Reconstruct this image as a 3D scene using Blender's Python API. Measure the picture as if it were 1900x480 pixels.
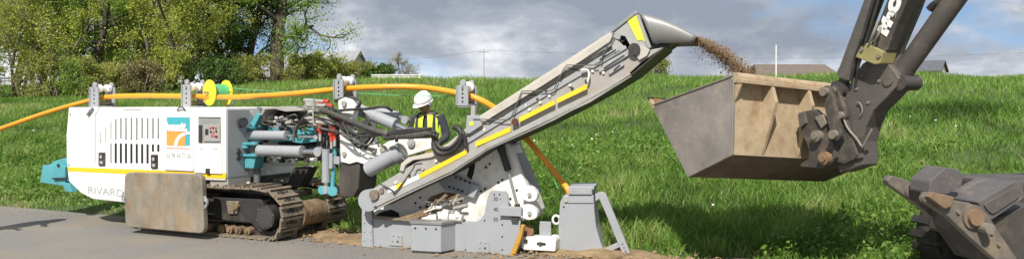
import bpy, bmesh, math, random
import numpy as np
from mathutils import Matrix, Vector, Euler
random.seed(7); RNG = np.random.default_rng(11)
for o in list(bpy.data.objects): bpy.data.objects.remove(o)
S = bpy.context.scene
COL = S.collection
# ------------------------------------------------------------------ camera
FPX, CX, HY, EYE = 1500.0, 950.0, 190.0, 1.75          # focal length in photo pixels, centre column, horizon row, eye height
cd = bpy.data.cameras.new('camera'); cam = bpy.data.objects.new('camera', cd); COL.objects.link(cam)
cam.location = (0, 0, EYE); cam.rotation_euler = (math.pi/2, 0, 0)
cd.sensor_width = 36; cd.lens = FPX/1900*36; cd.shift_y = -(240-HY)/1900; cd.clip_start = 0.1; cd.clip_end = 3000
S.camera = cam
# ------------------------------------------------------------------ sun and sky
SUN_AZ, SUN_EL = math.radians(14), math.radians(46)      # sun behind the camera, a little to its left
to_sun = Vector((-math.sin(SUN_AZ)*math.cos(SUN_EL), -math.cos(SUN_AZ)*math.cos(SUN_EL), math.sin(SUN_EL)))
sl = bpy.data.lights.new('sun', 'SUN'); sl.energy = 4.5; sl.angle = math.radians(0.6); sl.color = (1.0, 0.95, 0.87)
sun = bpy.data.objects.new('sun', sl); COL.objects.link(sun); sun.rotation_euler = to_sun.to_track_quat('Z', 'Y').to_euler()
W = bpy.data.worlds.new('World'); S.world = W; W.use_nodes = True
nt = W.node_tree; nt.nodes.clear(); N = nt.nodes.new; LK = nt.links.new
sky = N('ShaderNodeTexSky'); sky.sky_type = 'NISHITA'; sky.sun_disc = False; sky.sun_elevation = SUN_EL
sky.sun_rotation = math.pi + SUN_AZ; sky.air_density = 1.0; sky.dust_density = 0.6; sky.ozone_density = 1.0
bg1 = N('ShaderNodeBackground'); bg1.inputs[1].default_value = 0.10; LK(sky.outputs[0], bg1.inputs[0])
tc = N('ShaderNodeTexCoord')
sv_ = N('ShaderNodeVectorMath'); sv_.operation = 'ADD'; sv_.inputs[1].default_value = (0, 0, 0.16); LK(tc.outputs['Generated'], sv_.inputs[0]); LK(sv_.outputs[0], sky.inputs[0])
SKY_ROT = math.radians(9)
def wnoise(scale, zs, detail, rough, off, dist=0.0):
    mp = N('ShaderNodeMapping'); mp.inputs['Scale'].default_value = (1, 1, zs); mp.inputs['Location'].default_value = off; mp.inputs['Rotation'].default_value = (0, 0, SKY_ROT)
    LK(tc.outputs['Generated'], mp.inputs[0])
    n = N('ShaderNodeTexNoise'); n.inputs['Scale'].default_value = scale; n.inputs['Detail'].default_value = detail
    n.inputs['Roughness'].default_value = rough; n.inputs['Distortion'].default_value = dist
    LK(mp.outputs[0], n.inputs['Vector']); return n
def wramp(src, stops):
    r = N('ShaderNodeValToRGB'); e = r.color_ramp.elements
    while len(e) < len(stops): e.new(0.5)
    for i, (p, c) in enumerate(stops): e[i].position = p; e[i].color = (*c, 1) if len(c) == 3 else c
    LK(src, r.inputs[0]); return r
n1 = wnoise(4.2, 1.9, 10, 0.55, (1.7, 5.1, 3.3), 0.15)
dens = wramp(n1.outputs[0], [(0.32, (0, 0, 0)), (0.43, (1, 1, 1))])
n2 = wnoise(5.2, 2.3, 10, 0.58, (3.3, 9.1, 0.6), 0.2)
sx_ = N('ShaderNodeSeparateXYZ'); LK(tc.outputs['Generated'], sx_.inputs[0])          # distant cloud near the horizon is paler
hz = N('ShaderNodeMath'); hz.operation = 'MULTIPLY_ADD'; hz.use_clamp = False; hz.inputs[1].default_value = -0.7; hz.inputs[2].default_value = 0.055; LK(sx_.outputs[2], hz.inputs[0])
hc = N('ShaderNodeClamp'); hc.inputs['Min'].default_value = -0.02; hc.inputs['Max'].default_value = 0.055; LK(hz.outputs[0], hc.inputs[0])
ha = N('ShaderNodeMath'); ha.operation = 'ADD'; LK(n2.outputs[0], ha.inputs[0]); LK(hc.outputs[0], ha.inputs[1])
ccol = wramp(ha.outputs[0], [(0.38, (0.24, 0.27, 0.33)), (0.49, (0.34, 0.37, 0.42)), (0.57, (0.54, 0.56, 0.60)), (0.67, (0.86, 0.87, 0.89))])
bg2 = N('ShaderNodeBackground'); bg2.inputs[1].default_value = 1.02; LK(ccol.outputs[0], bg2.inputs[0])
mx = N('ShaderNodeMixShader'); LK(dens.outputs[0], mx.inputs[0]); LK(bg1.outputs[0], mx.inputs[1]); LK(bg2.outputs[0], mx.inputs[2])
wo = N('ShaderNodeOutputWorld'); LK(mx.outputs[0], wo.inputs[0])
S.view_settings.view_transform = 'Standard'; S.view_settings.look = 'None'
S.view_settings.exposure = 0.42; S.view_settings.gamma = 1.0; S.view_settings.use_curve_mapping = False
S.render.resolution_x = 1024; S.render.resolution_y = 258
# ------------------------------------------------------------------ helpers
def hexc(c): return (c[0], c[1], c[2], 1.0)
def mat(name, col, rough=0.5, metal=0.0, var=0.12, scale=5.0, dirt=None, damt=0.0, dscale=3.0, dlow=0.5, bump=0.0, bscale=40.0, detail=6, scratch=None, samt=0.6, translucent=0.0, stretch=(1, 1, 1)):
    m = bpy.data.materials.new(name); m.use_nodes = True; t = m.node_tree; t.nodes.clear()
    n = t.nodes.new; l = t.links.new
    out = n('ShaderNodeOutputMaterial'); b = n('ShaderNodeBsdfPrincipled'); l(b.outputs[0], out.inputs[0])
    b.inputs['Roughness'].default_value = rough; b.inputs['Metallic'].default_value = metal
    tcn = n('ShaderNodeTexCoord'); mp = n('ShaderNodeMapping'); mp.inputs['Scale'].default_value = stretch; l(tcn.outputs['Object'], mp.inputs[0])
    nz = n('ShaderNodeTexNoise'); nz.inputs['Scale'].default_value = scale; nz.inputs['Detail'].default_value = detail; nz.inputs['Roughness'].default_value = 0.65
    l(mp.outputs[0], nz.inputs['Vector'])
    r = n('ShaderNodeValToRGB'); r.color_ramp.elements[0].position = 0.3; r.color_ramp.elements[1].position = 0.7
    r.color_ramp.elements[0].color = hexc([c*(1-var) for c in col]); r.color_ramp.elements[1].color = hexc([min(1, c*(1+var)) for c in col])
    l(nz.outputs[0], r.inputs[0]); cur = r.outputs[0]
    if dirt is not None:
        n3 = n('ShaderNodeTexNoise'); n3.inputs['Scale'].default_value = dscale; n3.inputs['Detail'].default_value = 9; n3.inputs['Roughness'].default_value = 0.7
        l(mp.outputs[0], n3.inputs['Vector'])
        r2 = n('ShaderNodeValToRGB'); r2.color_ramp.elements[0].position = dlow; r2.color_ramp.elements[1].position = min(1, dlow+0.16)
        r2.color_ramp.elements[0].color = (0, 0, 0, 1); r2.color_ramp.elements[1].color = (damt, damt, damt, 1)
        l(n3.outputs[0], r2.inputs[0])
        mixn = n('ShaderNodeMixRGB'); mixn.inputs[2].default_value = hexc(dirt); l(r2.outputs[0], mixn.inputs[0]); l(cur, mixn.inputs[1]); cur = mixn.outputs[0]
    if scratch is not None:                                       # long fine scuffs and wear marks
        rot = n('ShaderNodeMapping'); rot.inputs['Rotation'].default_value = (0.3, 0.5, 0.2); rot.inputs['Scale'].default_value = (6, 6, 45); l(tcn.outputs['Object'], rot.inputs[0])
        n4 = n('ShaderNodeTexNoise'); n4.inputs['Scale'].default_value = 1.0; n4.inputs['Detail'].default_value = 6; n4.inputs['Roughness'].default_value = 0.75; l(rot.outputs[0], n4.inputs['Vector'])
        r4 = n('ShaderNodeValToRGB'); r4.color_ramp.elements[0].position = 0.56; r4.color_ramp.elements[1].position = 0.68
        r4.color_ramp.elements[0].color = (0, 0, 0, 1); r4.color_ramp.elements[1].color = (samt, samt, samt, 1); l(n4.outputs[0], r4.inputs[0])
        m4 = n('ShaderNodeMixRGB'); m4.inputs[2].default_value = hexc(scratch); l(r4.outputs[0], m4.inputs[0]); l(cur, m4.inputs[1]); cur = m4.outputs[0]
    l(cur, b.inputs['Base Color'])
    if bump > 0:
        nb = n('ShaderNodeTexNoise'); nb.inputs['Scale'].default_value = bscale; nb.inputs['Detail'].default_value = 5; l(mp.outputs[0], nb.inputs['Vector'])
        bp = n('ShaderNodeBump'); bp.inputs['Strength'].default_value = bump; bp.inputs['Distance'].default_value = 0.02
        l(nb.outputs[0], bp.inputs['Height']); l(bp.outputs[0], b.inputs['Normal'])
    if translucent > 0:
        tr = n('ShaderNodeBsdfTranslucent'); l(cur, tr.inputs[0]); ms = n('ShaderNodeMixShader'); ms.inputs[0].default_value = translucent
        l(b.outputs[0], ms.inputs[1]); l(tr.outputs[0], ms.inputs[2]); l(ms.outputs[0], out.inputs[0])
    return m
def leafmat(name, stops, translucent=0.35, rough=0.5):
    """foliage: colour by the random per-leaf attribute 'tint'"""
    m = bpy.data.materials.new(name); m.use_nodes = True; t = m.node_tree; t.nodes.clear(); n = t.nodes.new; l = t.links.new
    out = n('ShaderNodeOutputMaterial'); b = n('ShaderNodeBsdfPrincipled'); b.inputs['Roughness'].default_value = rough
    b.inputs['Specular IOR Level'].default_value = 0.3
    at = n('ShaderNodeAttribute'); at.attribute_name = 'tint'
    r = n('ShaderNodeValToRGB'); e = r.color_ramp.elements
    while len(e) < len(stops): e.new(0.5)
    for i, (p, c) in enumerate(stops): e[i].position = p; e[i].color = (*c, 1)
    l(at.outputs['Fac'], r.inputs[0]); l(r.outputs[0], b.inputs['Base Color'])
    tr = n('ShaderNodeBsdfTranslucent'); l(r.outputs[0], tr.inputs[0]); ms = n('ShaderNodeMixShader'); ms.inputs[0].default_value = translucent
    l(b.outputs[0], ms.inputs[1]); l(tr.outputs[0], ms.inputs[2]); l(ms.outputs[0], out.inputs[0]); return m
class Frame:
    """upright local frame: u along (to the right), w away from the camera side, v up; theta turns its right end towards the camera"""
    def __init__(s, x, y, deg):
        s.x, s.y, s.t = x, y, math.radians(deg); s.U = (math.cos(s.t), -math.sin(s.t)); s.W = (math.sin(s.t), math.cos(s.t))
    def M(s): return Matrix.Translation((s.x, s.y, 0)) @ Matrix.Rotation(-s.t, 4, 'Z')
    def q(s, px, py, w=0.0):
        a = (px-CX)/FPX
        ox, oy = s.x+w*s.W[0], s.y+w*s.W[1]
        u = (a*oy-ox)/(s.U[0]-a*s.U[1]); Y = oy+u*s.U[1]
        return (u, EYE+(HY-py)/FPX*Y)
    def p3(s, px, py, w=0.0):
        u, v = s.q(px, py, w); return (u, w, v)
    def pl(s, pts, w=0.0): return [s.q(x, y, w) for x, y in pts]
    def path(s, pts): return [s.p3(*p) for p in pts]
def ground_pt(px, py): Y = FPX*EYE/(py-HY); return ((px-CX)/FPX*Y, Y)
def catmull(P, n=6):
    P = [Vector(p) for p in P]
    if len(P) < 3: return P
    out = []
    for i in range(len(P)-1):
        a = P[max(i-1, 0)]; b = P[i]; c = P[i+1]; d = P[min(i+2, len(P)-1)]
        for k in range(n):
            t = k/n
            out.append(0.5*((2*b)+(c-a)*t+(2*a-5*b+4*c-d)*t*t+(3*b-a-3*c+d)*t**3))
    out.append(P[-1]); return out
def rrect(u0, u1, v0, v1, r, n=4):
    pts = []
    for cx, cy, a0 in ((u1-r, v1-r, 0), (u0+r, v1-r, 90), (u0+r, v0+r, 180), (u1-r, v0+r, 270)):
        for k in range(n+1):
            a = math.radians(a0+90*k/n); pts.append((cx+r*math.cos(a), cy+r*math.sin(a)))
    return pts
def roundpoly(P, r, n=3):
    out = []
    L = len(P)
    for i in range(L):
        a, b, c = Vector(P[i-1]), Vector(P[i]), Vector(P[(i+1) % L])
        d1 = (a-b); d2 = (c-b); k = min(r, d1.length*0.45, d2.length*0.45)
        p, q_ = b+d1.normalized()*k, b+d2.normalized()*k
        for j in range(n+1):
            t = j/n; out.append(tuple((1-t)**2*p+2*t*(1-t)*b+t*t*q_))
    return out
class MB:
    def __init__(s): s.V = []; s.F = []; s.sm = []; s.mi = []
    def add(s, verts, faces, smooth=False, m=0):
        o = len(s.V); s.V += [tuple(v) for v in verts]
        for f in faces: s.F.append([i+o for i in f]); s.sm.append(smooth); s.mi.append(m)
        return s
    def prism(s, poly, w0, w1, m=0):
        n = len(poly); a = sum(poly[i][0]*poly[(i+1) % n][1]-poly[(i+1) % n][0]*poly[i][1] for i in range(n))
        if a < 0: poly = poly[::-1]
        if w0 > w1: w0, w1 = w1, w0
        vs = [(u, w0, v) for u, v in poly]+[(u, w1, v) for u, v in poly]
        fs = [list(range(n)), list(range(2*n-1, n-1, -1))]+[[(i+1) % n, i, n+i, n+(i+1) % n] for i in range(n)]
        return s.add(vs, fs, False, m)
    def box(s, u0, u1, w0, w1, v0, v1, m=0): return s.prism([(u0, v0), (u1, v0), (u1, v1), (u0, v1)], w0, w1, m)
    def cyl(s, p0, p1, r0, r1=None, n=16, m=0, caps=True):
        r1 = r0 if r1 is None else r1; return s.tube([p0, p1], [r0, r1], n, m, caps, 0)
    def tube(s, path, r, n=8, m=0, caps=True, sub=5):
        P = catmull(path, sub) if sub and len(path) > 2 else [Vector(p) for p in path]
        L = len(P)
        if isinstance(r, (list, tuple)):
            R = [r[0]+(r[-1]-r[0])*i/(L-1) for i in range(L)] if len(r) == 2 else list(np.interp(np.linspace(0, len(r)-1, L), range(len(r)), r))
        else: R = [r]*L
        vs = []; fs = []
        t = (P[1]-P[0]).normalized(); ref = Vector((0, 0, 1)) if abs(t.z) < 0.9 else Vector((1, 0, 0))
        x = t.cross(ref).normalized()
        for i in range(L):
            t = (P[min(i+1, L-1)]-P[max(i-1, 0)]).normalized()
            x = (x-t*x.dot(t)).normalized(); y = t.cross(x)
            for k in range(n):
                a = 2*math.pi*k/n; vs.append(P[i]+(x*math.cos(a)+y*math.sin(a))*R[i])
        for i in range(L-1):
            for k in range(n): fs.append([i*n+k, i*n+(k+1) % n, (i+1)*n+(k+1) % n, (i+1)*n+k])
        s.add(vs, fs, True, m)
        if caps: s.add(vs[:n], [list(range(n-1, -1, -1))], False, m); s.add(vs[-n:], [list(range(n))], False, m)
        return s
    def ball(s, c, r, sc=(1, 1, 1), n=12, m=0, top=1.0, bottom=-1.0):
        k = n//2+1; vs = []; fs = []
        for i in range(k+1):
            z = bottom+(top-bottom)*i/k if abs(top-bottom) < 1.99 else -math.cos(math.pi*i/k)
            rr = math.sqrt(max(0, 1-z*z))
            for j in range(n):
                a = 2*math.pi*j/n; vs.append((c[0]+r*sc[0]*rr*math.cos(a), c[1]+r*sc[1]*rr*math.sin(a), c[2]+r*sc[2]*z))
        for i in range(k):
            for j in range(n): fs.append([i*n+j, i*n+(j+1) % n, (i+1)*n+(j+1) % n, (i+1)*n+j])
        return s.add(vs, fs, True, m)
    def build(s, name, mats, parent=None, matrix=None, bevel=0.0, recalc=True):
        me = bpy.data.meshes.new(name); me.from_pydata(s.V, [], s.F)
        for mm in (mats if isinstance(mats, (list, tuple)) else [mats]): me.materials.append(mm)
        me.polygons.foreach_set('use_smooth', s.sm); me.polygons.foreach_set('material_index', s.mi)
        if recalc:
            bm = bmesh.new(); bm.from_mesh(me); bmesh.ops.recalc_face_normals(bm, faces=bm.faces); bm.to_mesh(me); bm.free()
        o = bpy.data.objects.new(name, me); COL.objects.link(o)
        if parent is not None: o.parent = parent
        if matrix is not None: o.matrix_basis = matrix
        if bevel > 0:
            b = o.modifiers.new('bevel', 'BEVEL'); b.width = bevel; b.segments = 2; b.limit_method = 'ANGLE'; b.angle_limit = math.radians(40)
        return o
def thing(name, label, cat, M=None, group=None, kind=None):
    o = bpy.data.objects.new(name, None); COL.objects.link(o); o.empty_display_size = 0.2
    if M is not None: o.matrix_basis = M
    return tag(o, label, cat, group, kind)
def tag(o, label=None, cat=None, group=None, kind=None):
    if label: o['label'] = label
    if cat: o['category'] = cat
    if group: o['group'] = group
    if kind: o['kind'] = kind
    return o
def dup(o, parent=None, matrix=None):
    c = o.copy(); COL.objects.link(c)
    if parent is not None: c.parent = parent
    if matrix is not None: c.matrix_basis = matrix
    return c
def text(name, body, mtl, parent, lo, width=None, size=0.1, ang=0.0, depth=0.002, height=None, shear=0.0, extrude_dir=-1, bold=0.0):
    """flat lettering in the u-v plane; lo = lower-left corner (u, w, v)"""
    cu = bpy.data.curves.new(name, 'FONT'); cu.body = body; cu.size = size; cu.extrude = depth; cu.shear = shear; cu.offset = bold
    to = bpy.data.objects.new(name, cu); COL.objects.link(to)
    bpy.context.view_layer.update()
    me = bpy.data.meshes.new_from_object(to.evaluated_get(bpy.context.evaluated_depsgraph_get()))
    bpy.data.objects.remove(to)
    co = np.zeros(len(me.vertices)*3); me.vertices.foreach_get('co', co); co = co.reshape(-1, 3)
    co[:, :2] -= co[:, :2].min(0); ext = co[:, :2].max(0)
    if width: co[:, 0] *= width/ext[0]
    if height: co[:, 1] *= height/ext[1]
    elif width: co[:, 1] *= width/ext[0]
    c, s_ = math.cos(ang), math.sin(ang)
    out = np.stack([lo[0]+co[:, 0]*c-co[:, 1]*s_, lo[1]-co[:, 2], lo[2]+co[:, 0]*s_+co[:, 1]*c], 1)
    me.vertices.foreach_set('co', out.ravel()); me.materials.clear(); me.materials.append(mtl)
    o = bpy.data.objects.new(name, me); COL.objects.link(o); o.parent = parent
    return o
# ================================================================== SETTING
ROAD_T = math.radians(25); RN = (math.sin(ROAD_T), math.cos(ROAD_T)); RU = (math.cos(ROAD_T), -math.sin(ROAD_T)); R0 = (0.0, 9.62)
def edge_d(x, y): return (x-R0[0])*RN[0]+(y-R0[1])*RN[1]
def vnoise(x, y, sc, seed=0):
    x = np.asarray(x, float)*sc+seed*17.3; y = np.asarray(y, float)*sc+seed*9.1
    xi = np.floor(x).astype(np.int64); yi = np.floor(y).astype(np.int64); fx = x-xi; fy = y-yi
    fx = fx*fx*(3-2*fx); fy = fy*fy*(3-2*fy)
    def h(a, b):
        n = (a*374761393+b*668265263+seed*144269) & 0x7fffffff; n = ((n ^ (n >> 13))*1274126177) & 0x7fffffff
        return ((n ^ (n >> 16)) & 0xffff)/65535.0
    return (h(xi, yi)*(1-fx)+h(xi+1, yi)*fx)*(1-fy)+(h(xi, yi+1)*(1-fx)+h(xi+1, yi+1)*fx)*fy
def terrain(x, y):
    """bank that climbs from the road edge to a field crest about 26 m away"""
    x = np.asarray(x, float); y = np.asarray(y, float); d = edge_d(x, y)
    k = 0.125
    z = np.where(d < 18, k*np.maximum(d, 0), np.where(d < 26, k*18+k*(d-18)-k*(d-18)**2/16, np.where(d < 50, k*22-(d-26)*0.025, k*22-0.6)))
    z = np.where(d < 0, -0.004, z-0.05*np.clip(d, 0, 1))
    bump = (vnoise(x, y, 0.9, 3)-0.5)*0.16+(vnoise(x, y, 0.25, 5)-0.5)*0.3
    z = z+bump*np.clip((d-0.6)/2.0, 0, 1)*np.clip((60-d)/30, 0, 1)
    hole = np.exp(-(((x-2.55)/0.55)**2+((y-8.75)/0.35)**2))       # dug-out hollow by the verge
    return z-0.28*hole*np.clip(d/0.3, 0, 1)
M_field = mat('field_soil_grass', (0.055, 0.085, 0.022), 0.9, var=0.4, scale=1.2, dirt=(0.10, 0.075, 0.04), damt=0.5, dscale=0.8, dlow=0.55, bump=0.6, bscale=12)
M_asph = mat('asphalt', (0.195, 0.188, 0.175), 0.88, var=0.22, scale=38, dirt=(0.25, 0.215, 0.165), damt=0.75, dscale=0.7, dlow=0.47, bump=0.5, bscale=120)
M_soil = mat('loose_sandy_soil', (0.27, 0.19, 0.105), 0.95, var=0.35, scale=9, dirt=(0.16, 0.105, 0.055), damt=0.8, dscale=2.2, dlow=0.47, bump=0.9, bscale=30)
M_grit = mat('grit', (0.24, 0.18, 0.115), 0.95, var=0.5, scale=20)
M_dark_soil = mat('dark_soil', (0.075, 0.05, 0.03), 0.95, var=0.4, scale=8, bump=1.0, bscale=20)
def sheet(name, xs, ys, zf, m, frame=None):
    X, Y = np.meshgrid(xs, ys)
    if frame is not None:
        A = R0[0]+X*RU[0]+Y*RN[0]; B = R0[1]+X*RU[1]+Y*RN[1]
    else: A, B = X, Y
    Z = zf(A, B); nx, ny = len(xs), len(ys)
    V = np.stack([A.ravel(), B.ravel(), Z.ravel()], 1); i = np.arange(nx*ny).reshape(ny, nx)
    Fq = np.stack([i[:-1, :-1], i[:-1, 1:], i[1:, 1:], i[1:, :-1]], -1).reshape(-1, 4)
    me = bpy.data.meshes.new(name); me.from_pydata(V.tolist(), [], Fq.tolist()); me.materials.append(m)
    me.polygons.foreach_set('use_smooth', [True]*len(Fq))
    o = bpy.data.objects.new(name, me); COL.objects.link(o); return tag(o, kind='structure')
vs_ = np.concatenate([[-60, -20, -8], np.arange(-4, 30, 0.3), np.arange(30, 62, 2), [80, 120, 200, 400, 900, 1500]])
us_ = np.concatenate([[-1500, -600, -250, -120, -80], np.arange(-60, -20, 2), np.arange(-20, 20, 0.4), np.arange(20, 60, 2), [80, 120, 250, 600, 1500]])
field = sheet('field', us_, vs_, lambda a, b: terrain(a, b)-0.004, M_field, True)
def road_z(a, b): d = edge_d(a, b); return np.where(d > -7, 0.004, 0.0)-0.0*d
road_u = np.concatenate([[-300, -100, -50], np.arange(-30, 30, 0.35), [50, 100, 300]])
rows = []
for u in road_u:
    e = 0.10*(vnoise(u, 0.0, 1.3, 8)-0.5)+0.05*(vnoise(u, 3.0, 5.0, 2)-0.5); rows.append(float(e))
mb = MB(); vv = []; ff = []
for i, u in enumerate(road_u):
    for v in (-9.0, -3.0, rows[i]): vv.append((R0[0]+u*RU[0]+v*RN[0], R0[1]+u*RU[1]+v*RN[1], 0.006))
for i in range(len(road_u)-1):
    for k in range(2): a = i*3+k; ff.append([a, a+3, a+4, a+1])
mb.add(vv, ff); road = tag(mb.build('road', M_asph), kind='structure')
# sandy spoil along the cut, an uneven low ribbon on the road edge
def ribbon(name, u0, u1, lo, hi, m, hgt, seed, du=0.06, nv=10):
    us = np.arange(u0, u1, du); vv = []; ff = []
    for i, u in enumerate(us):
        t = (u-u0)/(u1-u0); fade = min(1, t*5, (1-t)*6)
        a = np.interp(t, np.linspace(0, 1, len(lo)), lo); b = np.interp(t, np.linspace(0, 1, len(hi)), hi)
        a += 0.22*(float(vnoise(u, 0, 2.2, seed))-0.5)+0.1*(float(vnoise(u, 0, 7, seed+1))-0.5); b += 0.2*(float(vnoise(u, 9, 2.2, seed))-0.5)
        c = (a+b)/2; a = c+(a-c)*fade; b = c+(b-c)*fade
        for k in range(nv+1):
            v = a+(b-a)*k/nv; x = R0[0]+u*RU[0]+v*RN[0]; y = R0[1]+u*RU[1]+v*RN[1]; sh = math.sin(math.pi*k/nv)**0.6
            z = max(0.006, float(terrain(x, y)))+0.004+hgt*fade*sh*(0.35+0.9*float(vnoise(x, y, 4, seed+2))+0.35*float(vnoise(x, y, 14, seed+3)))-(0.01 if k in (0, nv) else 0)
            vv.append((x, y, z))
    for i in range(len(us)-1):
        for k in range(nv): p = i*(nv+1)+k; ff.append([p, p+nv+1, p+nv+2, p+1])
    b_ = MB().add(vv, ff, True); return tag(b_.build(name, m), kind='structure')
ribbon('soil_strip', -3.6, 2.6, [-0.3, -0.55, -0.3, -0.25, -0.2, -0.1], [0.25, 0.25, 0.2, 0.3, 0.4, 0.3], M_soil, 0.045, 21)
ribbon('soil_heap', -0.2, 1.6, [-0.15, -0.2, -0.15], [0.3, 0.4, 0.4], M_soil, 0.05, 41, 0.04)
ribbon('dug_earth', 1.9, 3.9, [-0.05, -0.1, -0.1, 0.1], [0.45, 0.6, 0.55, 0.35], M_dark_soil, 0.03, 61, 0.05)
# ------------------------------------------------------------------ grass
M_grass = leafmat('grass_blades', [(0.0, (0.045, 0.095, 0.014)), (0.35, (0.120, 0.235, 0.034)), (0.7, (0.202, 0.345, 0.060)), (0.92, (0.32, 0.43, 0.11)), (1.0, (0.48, 0.42, 0.22))], 0.4)
def blades(name, label, X, Y, H, Wd, T, lean=0.45, seg=2):
    n = len(X); Z = terrain(X, Y)-0.02; a = RNG.uniform(0, 2*np.pi, n); b = RNG.uniform(0, 2*np.pi, n); L = lean*H*RNG.uniform(0.3, 1.3, n)
    sx, sy = np.cos(a)*Wd/2, np.sin(a)*Wd/2; lx, ly = np.cos(b)*L, np.sin(b)*L
    if seg == 2:
        P = [(X-sx, Y-sy, Z), (X+sx, Y+sy, Z), (X+sx*.8+lx*.3, Y+sy*.8+ly*.3, Z+H*.6), (X-sx*.8+lx*.3, Y-sy*.8+ly*.3, Z+H*.6), (X+lx, Y+ly, Z+H)]
        idx = [0, 1, 2, 3, 3, 2, 4]; tot = [4, 3]
    else:
        P = [(X-sx, Y-sy, Z), (X+sx, Y+sy, Z), (X+lx, Y+ly, Z+H)]; idx = [0, 1, 2]; tot = [3]
    k = len(P); V = np.stack([np.stack(p, 1) for p in P], 1).reshape(-1, 3)
    li = (np.arange(n)[:, None]*k+np.array(idx)[None]).ravel(); lt = np.tile(tot, n); ls = np.concatenate([[0], np.cumsum(lt)[:-1]])
    me = bpy.data.meshes.new(name); me.vertices.add(len(V)); me.vertices.foreach_set('co', V.ravel()); me.loops.add(len(li)); me.loops.foreach_set('vertex_index', li.astype(np.int32))
    me.polygons.add(len(lt)); me.polygons.foreach_set('loop_start', ls.astype(np.int32)); me.polygons.foreach_set('loop_total', lt.astype(np.int32)); me.update(calc_edges=True)
    at = me.attributes.new('tint', 'FLOAT', 'POINT'); at.data.foreach_set('value', np.repeat(np.clip(T, 0, 1), k).astype(np.float32)); me.materials.append(M_grass)
    o = bpy.data.objects.new(name, me); COL.objects.link(o); return tag(o, label, 'grass', kind='stuff')
def wedge(n, y0, y1, d0, d1, power=1.0):
    Y = y0+(y1-y0)*RNG.random(n)**power; X = (RNG.random(n)*2-1)*(0.74*Y+1.5); d = edge_d(X, Y); k = (d > d0) & (d < d1); return X[k], Y[k], d[k]
def bare(X, Y):                                                  # soil strip and the ground under the machine carry little grass
    d = edge_d(X, Y); u = (X-R0[0])*RU[0]+(Y-R0[1])*RU[1]
    keep = ~((u > -4.6) & (u < 1.75) & (d < np.where(u < -1.9, 0.10, 0.30))) & ~((u > 1.75) & (u < 3.4) & (d < 0.4) & (RNG.random(len(X)) < 0.6))
    return keep & ~((u > -8.2) & (u < -2.6) & (d < 0.55) & (RNG.random(len(X)) < 0.5))
X, Y, d = wedge(330000, 6.2, 26, -0.04, 6.0); k = bare(X, Y); X, Y, d = X[k], Y[k], d[k]
cl = vnoise(X, Y, 1.1, 4); c2 = vnoise(X, Y, 3.5, 6); u = (X-R0[0])*RU[0]+(Y-R0[1])*RU[1]
mown = np.clip((-u-2.0)/2.5, 0, 1)*np.clip((2.2-d)/1.0, 0, 1)     # shorter strip beside the road on the left
H = (0.08+0.15*cl+0.07*c2)*np.clip(0.55+d*0.7, 0.4, 1.15)*RNG.uniform(0.6, 1.25, len(X))*(1-0.5*mown)
T = 0.38+0.6*(c2-0.5)+0.5*(cl-0.5)+RNG.normal(0, 0.16, len(X))+0.16*mown+0.12
k2 = RNG.random(len(X)) < 0.05+0.12*(vnoise(X, Y, 1.9, 77) > 0.72); T[k2] = RNG.uniform(0.85, 1.0, k2.sum())
blades('verge_grass', 'rich green grass on the verge and lower bank behind the machines', X, Y, H, 0.006+0.005*RNG.random(len(X))+0.0004*Y, T, 0.75)
X, Y, d = wedge(260000, 12, 40, 6.0, 14.0, 0.8); cl = vnoise(X, Y, 0.5, 4); c2 = vnoise(X, Y, 1.6, 9)
H = (0.09+0.13*cl+0.07*c2)*RNG.uniform(0.6, 1.25, len(X)); shade_patch = np.exp(-(((X-9.6)/2.6)**2+((Y-18.2)/1.2)**2)); H = H*(1+1.1*shade_patch); T = 0.54+0.6*(c2-0.5)+0.5*(cl-0.5)+0.5*(vnoise(X, Y, 0.16, 71)-0.5)+RNG.normal(0, 0.14, len(X))-0.4*shade_patch  # field shadow put into the blades: an ellipse of taller, darker-tinted grass
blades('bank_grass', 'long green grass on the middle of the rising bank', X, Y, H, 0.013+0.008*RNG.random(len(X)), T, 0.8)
X, Y, d = wedge(240000, 18, 75, 14.0, 32.0, 0.9); cl = vnoise(X, Y, 0.3, 4); c2 = vnoise(X, Y, 1.1, 9)
H = (0.13+0.14*cl)*RNG.uniform(0.6, 1.3, len(X)); T = 0.66+0.4*(c2-0.5)+0.3*(cl-0.5)+RNG.normal(0, 0.12, len(X))
blades('field_grass', 'bright green crop grass along the crest of the field', X, Y, H, 0.03+0.015*RNG.random(len(X)), T, 0.6, 1)
# small broad-leaved weeds among the grass
M_weed = leafmat('weed_leaves', [(0.0, (0.065, 0.14, 0.018)), (0.5, (0.13, 0.25, 0.036)), (1.0, (0.25, 0.38, 0.075))], 0.35)
def quads(name, C, size, T, m, flat=0.0, aspect=0.6):
    n = len(C); d1 = RNG.normal(size=(n, 3)); d1[:, 2] *= (1-flat); d1 /= np.linalg.norm(d1, axis=1)[:, None]
    d2 = np.cross(d1, RNG.normal(size=(n, 3))); d2 /= np.linalg.norm(d2, axis=1)[:, None]
    s = size[:, None]; a = d1*s*0.5; b = d2*s*0.5*aspect
    V = np.stack([C-a, C+b*0.9-a*0.1, C+a, C-b*0.9+a*0.1], 1).reshape(-1, 3)
    me = bpy.data.meshes.new(name); me.vertices.add(4*n); me.vertices.foreach_set('co', V.ravel()); me.loops.add(4*n); me.loops.foreach_set('vertex_index', np.arange(4*n, dtype=np.int32))
    me.polygons.add(n); me.polygons.foreach_set('loop_start', np.arange(0, 4*n, 4, dtype=np.int32)); me.polygons.foreach_set('loop_total', np.full(n, 4, np.int32)); me.update(calc_edges=True)
    at = me.attributes.new('tint', 'FLOAT', 'POINT'); at.data.foreach_set('value', np.repeat(np.clip(T, 0, 1), 4).astype(np.float32)); me.materials.append(m)
    o = bpy.data.objects.new(name, me); COL.objects.link(o); return o
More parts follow.
